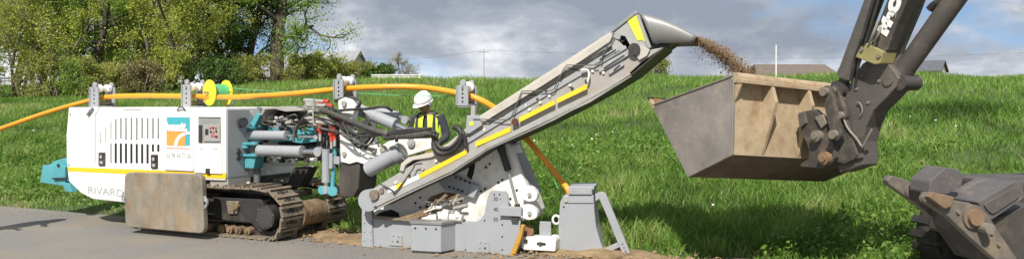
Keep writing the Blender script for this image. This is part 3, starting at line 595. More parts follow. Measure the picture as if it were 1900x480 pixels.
# rear teal hopper
tl = P([(82, 306), (108, 304), (124, 308), (124, 345), (78, 338), (78, 332)], 0.35)
mb = MB(); mb.prism(tl, 0.32, 1.0); mb.prism(P([(90, 305), (104, 297), (118, 293), (126, 294), (126, 306)], 0.4), 0.40, 0.46); hop = mpart('rear_counterweight', M_teal, mb, 0.012)
mpart('rear_towing_arm', M_teal, MB().prism(P([(113, 338), (128, 340), (134, 356), (122, 355)], 0.3), 0.3, 0.4), 0.008)
MB().cyl(MF.p3(108, 306, .30), MF.p3(108, 306, .44), 0.022, n=10).build('pin', M_dark, hop)
mb = MB(); mb.cyl(MF.p3(98, 331, .29), MF.p3(124, 330, .29), 0.014, n=8); mpart('rear_pin_bar', M_dark, mb, 0)
# ---- rusty hanging plate
WPL = -0.30
pp = roundpoly(P([(231, 319), (374, 322.5), (379, 433), (232, 420)], WPL), 0.10, 5)
rp = mpart('rusty_skid_plate', M_rust, MB().prism(pp, WPL, WPL+0.075), 0.012)
lg = roundpoly(P([(377, 359), (385, 372), (385, 380), (376, 394), (371, 392), (371, 362)], WPL+.03), 0.03)
lug = MB().prism(lg, WPL+0.02, WPL+0.05).build('lug', M_grey, rp, bevel=0.004)
k = Q(380, 376, WPL+.02); MB().cyl((k[0], WPL+.014, k[1]), (k[0], WPL+.03, k[1]), 0.02, n=10).build('eye_hole', M_hole, rp)
ring = []
kc = Q(230, 368, WPL+.03)
for i in range(13): a = 2*math.pi*i/12; ring.append((kc[0]+0.045*math.cos(a), WPL+0.035, kc[1]+0.045*math.sin(a)))
MB().tube(ring, 0.011, 6, sub=0).build('ring', M_grey, rp)
mpart('plate_hanger', M_dark, MB().box(Q(260, 340)[0], Q(275, 340)[0], WPL+.07, 0.3, 0.66, 0.72).box(Q(350, 340)[0], Q(362, 340)[0], WPL+.07, 0.3, 0.66, 0.72), 0.006)
# ---- tracks
def track(woff, wide, full):
    loop = P([(262, 428), (500, 448.5), (514, 437), (521, 420), (523, 400), (518, 378), (500, 358), (470, 352), (262, 342), (240, 352), (232, 385), (240, 415)])
    pts = [Vector((u_, 0, v_+0.022)) for u_, v_ in loop]; pts.append(pts[0])
    seg = [(pts[i+1]-pts[i]).length for i in range(len(pts)-1)]; tot = sum(seg); n = int(round(tot/0.145)); pitch = tot/n
    # chain band carries the shoes
    mb = MB(); inner = []
    c = sum((p for p in pts[:-1]), Vector())/len(pts[:-1])
    outer2 = [(p.x, p.z) for p in pts[:-1]]; inn = []
    for p in pts[:-1]:
        dv = (p-c); inn.append((p.x-0.09*np.sign(dv.x)*min(1, abs(dv.x)/1.0), p.z-0.085*np.sign(dv.z)*min(1, abs(dv.z)/0.15)))
    m_ = len(outer2)
    for w_a, w_b in ((wide*.38, wide*.62),):
        vs = [(x, w_a, z) for x, z in outer2]+[(x, w_a, z) for x, z in inn]+[(x, w_b, z) for x, z in outer2]+[(x, w_b, z) for x, z in inn]
        fs = []
        for i in range(m_):
            j = (i+1) % m_; fs += [[i, j, m_+j, m_+i], [2*m_+i, 3*m_+i, 3*m_+j, 2*m_+j], [m_+i, m_+j, 3*m_+j, 3*m_+i], [i, 2*m_+i, 2*m_+j, j]]
        mb.add(vs, fs)
    for v in range(len(mb.V)): mb.V[v] = (mb.V[v][0], mb.V[v][1]+woff, mb.V[v][2])
    tk = mpart('track', M_dark, mb, 0)
    sm_ = MB(); sm_.box(-pitch*.47, pitch*.47, 0, wide, -0.022, 0.0); sm_.box(pitch*.22, pitch*.44, 0, wide, 0.0, 0.028); sm_.box(-pitch*.47, -pitch*.36, 0, wide, 0.0, 0.012)
    for bx in (.3, .44, .56, .7): sm_.cyl((-pitch*.08, wide*bx, 0.0), (-pitch*.08, wide*bx, 0.008), 0.017, n=6, m=1)
    sh = None; acc = 0
    for i in range(n):
        s_ = (i+.5)*pitch; k = 0
        while s_ > seg[k]: s_ -= seg[k]; k += 1
        t = (pts[k+1]-pts[k]).normalized(); p = pts[k]+t*s_; nrm = Vector((t.z, 0, -t.x))
        m4 = Matrix(((t.x, 0, nrm.x, p.x), (0, 1, 0, woff), (t.z, 0, nrm.z, p.z), (0, 0, 0, 1)))
        if m4.determinant() < 0: m4 = m4 @ Matrix.Scale(-1, 4, (0, 1, 0)) @ Matrix.Translation((0, -wide, 0))
        if sh is None: sh = sm_.build('shoe', [M_shoe, M_hole], tk, m4)
        else: dup(sh, tk, m4)
    return tk
tkN = track(0.0, 0.40, True); tkF = track(0.92, 0.40, False)
def track_inside(tk, w0):
    fr = P([(385, 367), (474, 371), (480, 385), (482, 430), (470, 432), (455, 415), (405, 410), (386, 405)]); MB().prism(fr, w0, w0+0.2).build('track_frame', M_dark, tk, bevel=0.01)
    MB().box(Q(240, 380)[0], Q(390, 380)[0], w0+.05, w0+.2, 0.28, 0.56).build('track_frame_rear', M_dark, tk, bevel=0.01)
    MB().prism(P([(420, 372), (444, 373), (440, 396), (424, 396)], w0-.02), w0-0.03, w0+0.02).build('frame_bracket', M_shoe, tk, bevel=0.006)
    k = Q(431, 383); mb = MB(); mb.cyl((k[0], w0-.05, k[1]), (k[0], w0, k[1]), 0.04, n=12); mb.cyl((k[0]-.03, w0-.06, k[1]-.05), (k[0]-.03, w0, k[1]-.05), 0.02, n=8); mb.build('tensioner', M_muddy, tk)
    c = Q(495, 402, w0-.03); idl = MB().cyl((c[0], w0-.06, c[1]), (c[0], w0+.3, c[1]), 0.150, n=28).build('idler_drum', M_dark, tk, bevel=0.008)
    MB().cyl((c[0], w0-.067, c[1]), (c[0], w0-.058, c[1]), 0.128, n=28).build('drum_cover', mat('drum_face', (0.055, 0.052, 0.052), 0.35, var=0.2), idl)
    for a in range(6): MB().cyl((c[0]+.14*math.cos(a*1.047+.3), w0-.068, c[1]+.14*math.sin(a*1.047+.3)), (c[0]+.14*math.cos(a*1.047+.3), w0-.058, c[1]+.14*math.sin(a*1.047+.3)), 0.008, n=6).build('bolt', M_shoe, idl)
    for rx in (412, 428, 444, 461, 385):
        c = Q(rx, 424+(rx-412)*.07, w0); mb = MB(); mb.cyl((c[0], w0-.03, c[1]), (c[0], w0+.2, c[1]), 0.052, n=14); mb.cyl((c[0], w0-.05, c[1]), (c[0], w0-.03, c[1]), 0.026, n=10); mb.build('roller', M_muddy, tk)
track_inside(tkN, 0.10)
mb = MB(); c = Q(521, 398); mb.cyl((c[0]-.14, 0.40, c[1]-.06), (c[0]-.14, 0.92, c[1]-.06), 0.165, n=26); mb.cyl((c[0]-.14, 0.395, c[1]-.06), (c[0]-.14, 0.44, c[1]-.06), 0.20, n=26); drum = mpart('front_axle_drum', M_muddy, mb, 0.006)
mpart('cross_beam', M_dark, MB().box(-1.2, -0.45, 0.42, 0.92, 0.40, 0.58).box(-0.35, -0.2, 0.42, 0.92, 0.50, 0.58), 0.015)
# ---- hydraulics between hood and mast
def hcyl(name, a, b, c, r, rr, barrel=M_grey, par=None, mtx=None, fr=MF, bands=True):
    A, B, C = [Vector(fr.p3(*p)) if len(p) == 3 else Vector(p) for p in (a, b, c)]
    mb = MB(); mb.cyl(A, B, r, n=18); d = (B-A).normalized(); mb.cyl(B-d*0.03, B+d*0.012, r*1.06, n=18); mb.cyl(A, A+d*0.025, r*1.06, n=18)
    if bands:
        for t in (.45, .56): mb.cyl(A.lerp(B, t), A.lerp(B, t)+d*0.014, r*1.045, n=18)
    o = mb.build(name, barrel, TR if par is None else par, mtx); MB().cyl(B, C, rr, n=12).build('rod', M_chrome, o)
    k = MB(); e = C+d*0.01; k.cyl(e-Vector((0, rr*1.4, 0)), e+Vector((0, rr*1.4, 0)), rr*1.7, n=12); k.build('rod_eye', M_grey, o)
    return o
hcyl('hydraulic_cylinder', (444, 250.5, .40), (531, 251, .40), (587, 254, .40), 0.062, 0.020)
hcyl('hydraulic_cylinder', (481, 279, .34), (560, 281, .34), (592, 281, .34), 0.073, 0.036)
mb = MB(); mb.prism(P([(452, 205), (467, 206), (468, 233), (452, 234)], .5), 0.42, 0.75); mb.prism(P([(466, 230), (478, 210), (486, 212), (474, 236)], .45), 0.42, 0.5); mb.prism(P([(443, 234), (470, 236), (470, 240), (444, 239)], .4), .36, .8); mpart('teal_mast_bracket', M_teal, mb, 0.008)
mb = MB()
for (y_, xa, xb) in ((266, 441, 477), (272, 441, 460), (287.5, 450, 477)):
    a_ = Q(xa, y_, .33); b_ = Q(xb, y_, .33); mb.cyl((a_[0]+.05, .34, a_[1]-.012), (a_[0]+.05, .34, a_[1]+.018), 0.06, n=14); mb.box(a_[0]+.05, b_[0]-.05, .29, .39, a_[1]-.012, a_[1]+.018); mb.cyl((b_[0]-.05, .34, b_[1]-.016), (b_[0]-.05, .34, b_[1]+.022), 0.058, n=14)
mpart('teal_knuckle', M_teal, mb, 0.004)
mb = MB(); mb.prism(P([(452, 288), (478, 290), (474, 312), (452, 311)], .36), .32, .5); mpart('teal_bracket', M_teal, mb, 0.008)
mb = MB(); mb.cyl(MF.p3(456, 311, .40), MF.p3(457, 340, .40), 0.034, n=12); mb.cyl(MF.p3(457, 338, .40), MF.p3(462, 347, .40), 0.036, 0.05, n=12); mpart('white_leg', M_white2, mb, 0)
mb = MB(); mb.cyl(MF.p3(477, 308, .45), MF.p3(477, 348, .45), 0.045, n=14); mpart('grey_leg', mat('dark_grey_paint', (0.13, 0.135, 0.145), 0.5), mb, 0)
mb = MB(); mb.prism(P([(488, 200), (524, 197), (536, 203), (562, 200), (563, 205), (545, 206), (530, 207), (510, 202), (492, 203), (486, 214), (483, 213)], .35), 0.35, 0.95); mpart('roof_plate', M_grey2, mb, 0.003)
mb = MB(); mb.prism(P([(486, 206), (528, 207), (540, 214), (554, 216), (555, 226), (500, 232), (478, 232)], .6), .6, 1.0); mpart('engine_block', M_dark, mb, 0.02)
mb = MB(); mb.prism(P([(531, 237), (581, 232), (580, 258), (590, 262), (560, 266), (531, 262)], .55), .55, .95); mb.prism(P([(497, 233), (518, 235), (516, 243), (496, 242)], .5), .5, .6); mb.prism(P([(500, 258), (520, 258), (516, 264), (504, 264)], .45), .45, .6); mpart('teal_slide_housing', M_teal, mb, 0.008)
mb = MB(); mb.box(-1.15, 0.15, .62, .98, Q(540, 296, .62)[1], Q(540, 266, .62)[1]); mb.box(-1.2, 0.2, .70, .95, Q(540, 268, .7)[1], Q(540, 240, .7)[1]); mpart('slide_beam', M_dark, mb, 0.015)
mb = MB(); mb.tube([MF.p3(500, 303, .5), MF.p3(515, 305, .48), MF.p3(570, 306, .48), MF.p3(582, 309, .48)], 0.013, 6); mpart('guard_rail', M_grey2, mb, 0)
rnd = random.Random(5)
PL = MB()
for i in range(26):
    x_ = rnd.uniform(486, 566); y_ = rnd.uniform(212, 236); w_ = rnd.uniform(.42, .6); PL.tube([MF.p3(x_, y_, w_), MF.p3(x_+rnd.uniform(4, 14), y_+rnd.uniform(-4, 4), w_-.04), MF.p3(x_+rnd.uniform(14, 30), y_+rnd.uniform(-6, 6), w_+.03)], rnd.uniform(.007, .014), 5)
tag(mpart('hydraulic_pipework', M_hosegrey, PL, 0), kind='stuff')
FIT = []
for i in range(14):
    x_ = rnd.uniform(488, 560); y_ = rnd.uniform(213, 240); k = MF.p3(x_, y_, .42); FIT.append(mpart('hydraulic_fitting', [M_grey2, M_chrome, M_dark][i % 3], MB().cyl(k, (k[0]+rnd.uniform(.04, .1), k[1], k[2]+rnd.uniform(-.02, .02)), rnd.uniform(.014, .03), n=10), 0))
for i in range(9):
    x_ = 486+i*11.5; y_ = 299-rnd.uniform(0, 5); k = MF.p3(x_, y_, .5); mpart('valve_block', [M_dark, M_grey2, M_white2][i % 3], MB().box(k[0]-.03, k[0]+.03, .5, .6, k[2]-.03, k[2]+.02), 0.004)
# vertical jack
hcyl('lifting_jack', (605, 276, .30), (605, 336, .30), (605, 350, .30), 0.052, 0.03, bands=False)
mb = MB(); mb.prism(P([(613, 284), (619, 284), (619, 312), (613, 312)], .3), .27, .36); mb.box(Q(619, 290, .3)[0], Q(629, 290, .3)[0], .30, .36, Q(619, 304, .3)[1], Q(619, 290, .3)[1]); mpart('jack_clamp', M_grey, mb, 0.004)
mb = MB(); mb.cyl(MF.p3(598, 352, .25), MF.p3(598, 352, .38), 0.055, n=14); mb.cyl(MF.p3(617, 354, .22), MF.p3(617, 354, .38), 0.06, n=16); mb.box(Q(600, 352, .3)[0], Q(617, 352, .3)[0], .26, .36, Q(600, 358, .3)[1], Q(600, 347, .3)[1]); mb.cyl(MF.p3(617, 348, .34), MF.p3(622, 275, .34), 0.03, n=12); mpart('jack_foot', M_teal, mb, 0.003)
mpart('dark_strut', M_dark, MB().prism(P([(546, 310), (574, 310), (554, 348), (528, 348)], .75), .75, .95), 0.01)
mpart('rear_link_block', mat('brown_black_steel', (0.06, 0.052, 0.045), .8, var=.4), MB().prism(P([(630, 302), (668, 304), (664, 350), (655, 366), (628, 364)], .35), .35, .75), 0.015)
# quick-couplers and red valves
for i, (x0_, y0_, x1_, y1_) in enumerate([(563, 186, 600, 188), (566, 195, 606, 196), (571, 207, 604, 209), (566, 219, 622, 220), (574, 226, 628, 229), (566, 191, 590, 192)]):
    A, B = Vector(MF.p3(x0_, y0_, .30)), Vector(MF.p3(x1_, y1_, .32)); mb = MB(); mb.cyl(A, A.lerp(B, .12), .012, .024, 10); mb.cyl(A.lerp(B, .12), A.lerp(B, .55), .026, n=10); mb.cyl(A.lerp(B, .55), A.lerp(B, .62), .032, n=10); mb.cyl(A.lerp(B, .62), B, .024, n=10); o = mpart('quick_coupler', M_grey2, mb, 0)
    MB().cyl(B, B+(B-A)*.28, .023, n=10).build('red_sleeve', M_red, o)
mb = MB(); mb.tube([MF.p3(582, 183, .24), MF.p3(581, 205, .24), MF.p3(582, 229, .24), MF.p3(588, 232, .24)], .011, 6); mpart('lever_rod', M_grey2, mb, 0)
for (x_, ya, yb) in ((592, 232, 248), (613, 233, 262), (619, 236, 258)):
    A, B = Vector(MF.p3(x_, ya, .28)), Vector(MF.p3(x_+2, yb, .28)); mb = MB(); mb.cyl(A, B, .026, .02, 10); mb.cyl(A.lerp(B, .4), A.lerp(B, .6), .036, n=8); v_ = mpart('red_valve', M_red, mb, 0)
    MB().cyl(B, B+Vector((0, 0, -.09)), .018, n=8).build('valve_stem', M_grey2, v_)
mpart('valve_panel', M_dark, MB().prism(P([(586, 232), (630, 232), (632, 300), (588, 298)], .45), .45, .6), .01)
# ---- white lift mast with curved foot
ms = [(627, 186), (640, 180), (655, 184), (660, 196), (654, 214), (652, 240), (656, 262), (668, 280), (690, 290), (702, 296), (700, 306), (676, 305), (662, 300), (648, 304), (632, 300), (630, 262), (629, 230)]
ms_ = mpart('lift_mast', M_white2, MB().prism(P(ms, .32), .32, .44), 0.01)
mpart('lift_mast_twin', M_white2, MB().prism(P(ms[4:], .32), .72, .84), 0.01)
for (x_, y_, r_) in ((640, 192, .035), (645, 250, .03), (690, 297, .04), (640, 285, .03)):
    k = Q(x_, y_, .32); MB().cyl((k[0], .29, k[1]), (k[0], .325, k[1]), r_, n=12).build('boss', M_grey2, ms_)
hcyl('boom_cylinder', (655, 199, .58), (733, 231, .58), (762, 245, .58), 0.075, 0.035, bands=True)
hcyl('boom_cylinder', (700, 205, .85), (738, 216, .85), (752, 222, .85), 0.06, 0.03, bands=False)
wa = [(688, 282), (720, 262), (752, 255), (790, 258), (806, 262), (800, 276), (760, 288), (720, 300), (700, 304)]
wl = tpart('white_link_arm', M_white2, MB().prism(TF.pl(wa, .25), .25, .40), .012)
for (x_, y_) in ((713, 277), (764, 265)):
    k = TF.q(x_, y_, .25); mb = MB(); mb.cyl((k[0], .215, k[1]), (k[0], .26, k[1]), .05, n=16); mb.cyl((k[0], .205, k[1]), (k[0], .22, k[1]), .028, n=12); mb.build('boss', M_grey2, wl)
A, B = Vector(TF.p3(684, 314, .02)), Vector(TF.p3(732, 288, .02)); mb = MB(); mb.cyl(A, B, .095, n=22); mb.cyl(B, B+(B-A)*.28, .115, n=22); mb.cyl(A-(B-A)*.05, A, .08, n=22); mo = tpart('conveyor_motor', M_grey, mb, .004)
mb = MB(); mb.cyl(B+(B-A)*.28, B+(B-A)*.34, .09, n=18); mb.build('motor_cap', M_grey2, mo)
# ---- hoses
def hose(name, pts, r, m=M_hose, fr=MF, ribs=False):
    p = fr.path(pts); mb = MB(); mb.tube(p, r, 8, sub=6)
    o = mb.build(name, m, TR, None if fr is MF else T2M)
    if ribs:
        cp = catmull(p, 10); rb = MB()
        for i in range(0, len(cp)-1): rb.cyl(cp[i], cp[i]+(cp[i+1]-cp[i]).normalized()*.018, r*1.14, n=10)
        rb.build('corrugation', M_hosegrey, o)
    return o
hose('corrugated_hose', [(596, 202, .30), (625, 214, .22), (655, 226, .15), (690, 240, .1), (720, 248, .08)], .030, M_hose, MF, True)
hose('hose', [(604, 196, .3), (630, 208, .24), (660, 232, .15), (690, 246, .1), (740, 247, .05), (800, 238, .0)], .017)
hose('hose', [(622, 222, .32), (640, 237, .22), (668, 252, .16), (700, 250, .1), (740, 243, .06), (785, 239, .02), (808, 246, .0)], .018)
hose('hose', [(622, 187, .34), (650, 181, .34), (668, 188, .3), (662, 202, .3)], .020)
hose('hose', [(600, 210, .3), (640, 204, .26), (680, 202, .2), (712, 198, .22), (728, 206, .3)], .017)
hose('hose', [(548, 246, .36), (556, 228, .34), (575, 212, .3), (600, 208, .28), (630, 216, .24), (660, 240, .16)], .019)
hose('hose', [(545, 262, .36), (546, 246, .36), (552, 232, .36), (568, 222, .34)], .018, M_hosegrey)
hose('hose', [(660, 226, .4), (676, 236, .4), (688, 252, .35), (676, 268, .35), (660, 278, .4)], .016)
hose('hose', [(668, 205, .45), (682, 218, .42), (690, 240, .4), (712, 252, .3)], .017)
hose('hose', [(676, 276, .45), (690, 262, .42), (697, 248, .4)], .014)
for i in range(9):
    x_, y_ = rnd.uniform(568, 628), rnd.uniform(190, 240); x2, y2 = rnd.uniform(640, 705), rnd.uniform(215, 285); w_ = rnd.uniform(.2, .5); sg = rnd.uniform(6, 26)
    hose('hose', [(x_, y_, w_), (x_*.65+x2*.35, y_*.65+y2*.35+sg*.6-8, w_-.06), (x_*.3+x2*.7, y_*.3+y2*.7+sg*.5, w_-.08), (x2, y2, w_)], rnd.uniform(.007, .014), [M_hose, M_hose, M_hosegrey][i % 3])
for i in range(6):
    x_, y_ = rnd.uniform(600, 640), rnd.uniform(228, 270); hose('hose', [(x_, y_, .4), (x_+rnd.uniform(-6, 10), y_+20, .34), (x_+rnd.uniform(-8, 14), y_+rnd.uniform(35, 70), .42)], rnd.uniform(.008, .015), [M_hose, M_hosegrey][i % 2])
CW = -0.20
hose('corrugated_hose', [(715, 253, -.02), (745, 251, -.1), (775, 250, -.16), (806, 248, CW-.06)], .042, M_hose, TF, True)
hose('hose_loop', [(800, 243, CW-.05), (806, 256, CW-.06), (806, 272, CW-.07), (815, 283, CW-.07), (832, 282, CW-.07), (848, 270, CW-.07), (856, 252, CW-.07), (852, 240, CW-.06), (843, 235, CW-.04)], .036, M_hose, TF)
hose('hose_loop', [(812, 246, CW-.08), (810, 262, CW-.10), (818, 274, CW-.10), (834, 274, CW-.10), (848, 262, CW-.10), (858, 245, CW-.08), (862, 255, CW-.08), (864, 275, CW-.06)], .022, M_hose, TF)
hose('hose', [(735, 243, -.05), (736, 252, -.12), (736, 263, -.12)], .02, M_hose, TF)
# ---- conveyor
def cpl(pts, w=CW): return TF.pl(pts, w)
CD = 0.62
side = [(688, 352), (760, 308), (838, 262), (900, 222), (1000, 161), (1080, 110), (1140, 70), (1182, 108), (1210, 92), (1232, 88), (1190, 116), (1168, 136), (1128, 160), (1092, 180), (1030, 212), (1000, 225), (930, 258), (905, 268), (872, 284), (835, 303), (760, 345), (705, 376), (690, 380)]
cv = tpart('conveyor', M_grey2, MB().prism(cpl(side), CW, CW+.035), .006)
def cpart(name, m, mb, bevel=0.003): return mb.build(name, m, cv, None, bevel)
cpart('far_side', M_grey2, MB().prism(cpl(side), CW+CD, CW+CD+.035))
lip = [(694, 372), (760, 338), (835, 300), (905, 264), (1000, 222), (1092, 178), (1128, 158), (1168, 134), (1172, 142), (1130, 168), (1095, 190), (1060, 206), (1030, 222), (1000, 236), (905, 278), (838, 322), (760, 358), (700, 388)]
cpart('lower_flange', M_grey2, MB().prism(cpl(lip, CW-.05), CW-.05, CW-.02), .006)
def strip3(top, w0, w1, thick, m, name, bev=.002):
    """a bent sheet running along the conveyor: traced line, from w0 to w1"""
    mb = MB(); L = [TF.q(x, y, w0) for x, y in top]
    for i in range(len(L)-1):
        (a0, b0), (a1, b1) = L[i], L[i+1]; mb.prism([(a0, b0), (a1, b1), (a1, b1+thick), (a0, b0+thick)], w0, w1)
    return cpart(name, m, mb, bev)
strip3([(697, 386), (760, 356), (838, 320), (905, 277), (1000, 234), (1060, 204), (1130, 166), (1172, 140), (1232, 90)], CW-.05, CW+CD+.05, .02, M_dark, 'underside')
belt = [(700, 352), (760, 318), (838, 275), (900, 235), (1000, 175), (1140, 90), (1190, 52)]
strip3(belt, CW+.04, CW+CD-.01, .03, M_hose, 'belt')
cpart('belt_cover', M_cream, MB().prism(cpl([(868, 231), (900, 211), (1000, 149), (1080, 99), (1130, 63), (1138, 66), (1134, 76), (1080, 112), (1000, 163), (900, 225), (876, 240)], CW-.03), CW-.03, CW+.02), .004)
cpart('belt_cover_top', M_cream, MB().prism(cpl([(868, 229), (1130, 61), (1136, 64), (874, 235)], CW+.02), CW+.021, CW+CD+.05), .004)
cpart('ledge', M_dark, MB().prism(cpl([(905, 224), (1000, 166), (1100, 104), (1135, 84), (1136, 90), (1100, 111), (1000, 173), (908, 229)], CW-.012), CW-.012, CW-.001), 0)
cpart('side_rail', M_grey, MB().prism(cpl([(860, 262), (960, 200), (1100, 118), (1160, 84), (1163, 90), (1100, 127), (960, 209), (864, 268)], CW-.02), CW-.02, CW-.001), .003)
# worn stripe: separate paint strips on the flange
def stripe_seg(x0_, x1_, m, t=4.6):
    LX = [690, 735, 780, 865, 880, 948, 962, 1030, 1090]; LYc = [366, 347, 326, 282, 269, 239, 223, 189, 160]
    y0_, y1_ = np.interp([x0_, x1_], LX, LYc); MB().prism(cpl([(x0_, y0_-t), (x1_, y1_-t), (x1_, y1_+t), (x0_, y0_+t)], CW-.056), CW-.0565, CW-.0485).build('paint_stripe', m, cv)
for a_, b_, m_ in ((720, 735, M_whiteq), (735, 748, M_yellow2), (748, 778, M_whiteq), (779, 822, M_yellow2), (822, 866, M_yellow2), (882, 905, M_yellow2), (905, 947, M_yellow2), (963, 1000, M_yellow2), (1000, 1029, M_yellow2), (1033, 1060, M_yellow2), (1060, 1089, M_yellow2)): stripe_seg(a_, b_, m_)
mb = MB(); k = TF.q(956, 226, CW-.05); mb.cyl((k[0], CW-.075, k[1]), (k[0], CW-.045, k[1]), .04, n=12); cpart('rusty_hook', mat('rust_dark', (.09, .045, .025), .9), mb, 0)
for i, (x_, y_) in enumerate([(760, 325), (785, 312), (810, 298), (835, 285), (900, 240), (928, 222), (934, 214), (978, 195), (983, 203), (998, 184), (1003, 190), (1058, 158), (1062, 164), (1100, 132), (1132, 118), (1142, 98), (720, 346), (735, 338), (1014, 170), (1020, 178), (1120, 135), (1088, 150)]):
    k = TF.q(x_, y_, CW); cpart('bolt', [M_white2, M_dark][i % 3 == 0], MB().cyl((k[0], CW-.02, k[1]), (k[0], CW+.002, k[1]), .016, n=8), 0)
for (x0_, y0_, x1_, y1_) in ((1102, 112, 1148, 86), (1110, 128, 1164, 96), (1128, 132, 1156, 114)):
    cpart('slotted_bracket', M_grey, MB().prism(cpl([(x0_, y0_), (x1_, y1_), (x1_+2, y1_+7), (x0_+2, y0_+7)], CW-.03), CW-.03, CW), .003)
    cpart('slot', M_dark, MB().prism(cpl([(x0_+10, y0_-2.5), (x1_-6, y1_+5.4), (x1_-5, y1_+8), (x0_+11, y0_+.5)], CW-.033), CW-.0335, CW-.029), 0)
# guard wire: zig-zag rod along the side
gw = [(878, 221), (946, 222), (952, 210), (967, 172), (968, 169), (1022, 168), (1028, 165), (1046, 128), (1052, 121), (1108, 121), (1114, 116), (1120, 100), (1140, 62)]
mb = MB(); mb.tube([TF.p3(x_, y_, CW-.055) for x_, y_ in gw], .0062, 6, sub=0); cpart('guard_rod', M_hosegrey, mb, 0)
mb = MB(); mb.tube([TF.p3(x_, y_, CW-.06) for x_, y_ in ((1078, 131), (1090, 130), (1093, 140), (1090, 152))], .012, 6); cpart('grab_handle', M_white2, mb, 0)
mb = MB(); mb.tube([TF.p3(x_, y_, CW-.07) for x_, y_ in ((706, 341), (728, 352), (733, 357), (765, 315), (770, 305), (784, 303))], .008, 5); cpart('cable', M_dark, mb, 0)
# flap sheet over the lower belt
fl = [(744, 303), (757, 292), (800, 282), (830, 266), (862, 240), (868, 232), (874, 236), (866, 250), (835, 274), (800, 292), (766, 297), (752, 306), (748, 318), (741, 316)]
cpart('rubber_flap', M_cream, MB().prism(cpl(fl, CW-.03), CW-.03, CW+.25), .006)
# tail pulley end
k = TF.q(684, 371, CW); mb = MB(); mb.cyl((k[0], CW-.02, k[1]), (k[0], CW+.09, k[1]), .13, n=24); cpart('tail_disc', M_grey, mb, .006)
MB().prism(cpl([(690, 352), (728, 340), (736, 356), (720, 372), (692, 384)], CW-.04), CW-.04, CW).build('tail_bearing_plate', M_grey2, cv, bevel=.006)
k = TF.q(699, 360, CW); mb = MB(); mb.cyl((k[0], CW-.08, k[1]), (k[0], CW-.03, k[1]), .06, n=14); mb.cyl((k[0]+.09, CW-.06, k[1]+.05), (k[0]+.09, CW-.03, k[1]+.05), .03, n=10); cpart('tail_bearing', M_shoe, mb, .003)
cpart('tail_roller', M_muddy, MB().cyl((k[0]+.02, CW+.05, k[1]), (k[0]+.02, CW+CD, k[1]), .10, n=18), 0)
# head box and discharge chute
cpart('head_box', M_grey2, MB().prism(cpl([(1136, 60), (1178, 25), (1186, 28), (1208, 88), (1196, 104), (1182, 110), (1172, 90), (1160, 68), (1152, 66), (1150, 74), (1138, 72)], CW-.01), CW-.01, CW+CD+.02), .006)
cpart('head_lid', M_steel, MB().prism(cpl([(1133, 55), (1178, 21), (1183, 24), (1136, 60)], CW-.03), CW-.03, CW+CD+.04), .004)
MB().prism(cpl([(1164, 39), (1180, 28), (1198, 70), (1197, 78), (1191, 74), (1183, 76)], CW-.016), CW-.017, CW-.009).build('yellow_decal', M_lime, cv)
MB().prism(cpl([(1180, 26), (1184, 28), (1206, 88), (1202, 90)], CW-.03), CW-.03, CW-.005).build('head_flange', M_grey, cv, bevel=.003)
k = TF.q(1178, 92, CW); mb = MB(); mb.cyl((k[0], CW-.06, k[1]), (k[0], CW, k[1]), .065, n=16); cpart('drive_bearing', M_dark, mb, .004)
MB().prism(cpl([(1186, 84), (1206, 92), (1200, 104), (1186, 112), (1180, 104)], CW-.03), CW-.03, CW-.005).build('bearing_plate', M_cream, cv, bevel=.004)
ch = MB()
U0 = [TF.q(x_, y_, CW) for x_, y_ in ((1189, 25), (1212, 81))]; U1 = [TF.q(x_, y_, CW+.08) for x_, y_ in ((1294, 68), (1287, 80))]
w_a, w_b = CW-.02, CW+CD+.03
def chute_ring(t):
    tp = Vector(U0[0]).lerp(Vector(U1[0]), t); bt = Vector(U0[1]).lerp(Vector(U1[1]), t); tp.y += .035*math.sin(math.pi*t); bt.y -= .0*t
    h_ = .06*t; wa_, wb_ = w_a+h_, w_b-h_; r_ = .05
    pts = [(bt.x, wa_, bt.y)]
    n_ = 6
    for i in range(n_+1):
        a = math.pi/2*i/n_; f = (1-math.cos(a)); pts.append((bt.x+(tp.x-bt.x)*(.72+.28*math.sin(a)), wa_+r_*f, bt.y+(tp.y-bt.y)*(.72+.28*math.sin(a))))
    for i in range(n_+1):
        a = math.pi/2*(1-i/n_); f = (1-math.cos(a)); pts.append((bt.x+(tp.x-bt.x)*(.72+.28*math.sin(a)), wb_-r_*f, bt.y+(tp.y-bt.y)*(.72+.28*math.sin(a))))
    pts.append((bt.x, wb_, bt.y)); return pts
rings = [chute_ring(t) for t in np.linspace(0, 1, 13)]; nr = len(rings[0])
ch.add([p for r_ in rings for p in r_], [[i*nr+j, i*nr+j+1, (i+1)*nr+j+1, (i+1)*nr+j] for i in range(12) for j in range(nr-1)], True)
chute = cpart('discharge_chute', M_steel, ch, 0); so = chute.modifiers.new('thick', 'SOLIDIFY'); so.thickness = .012
cpart('chute_underside', M_dark, MB().prism(cpl([(1196, 104), (1212, 82), (1252, 77), (1234, 90), (1188, 118)], CW+.05), CW+.05, CW+CD-.05), .006)
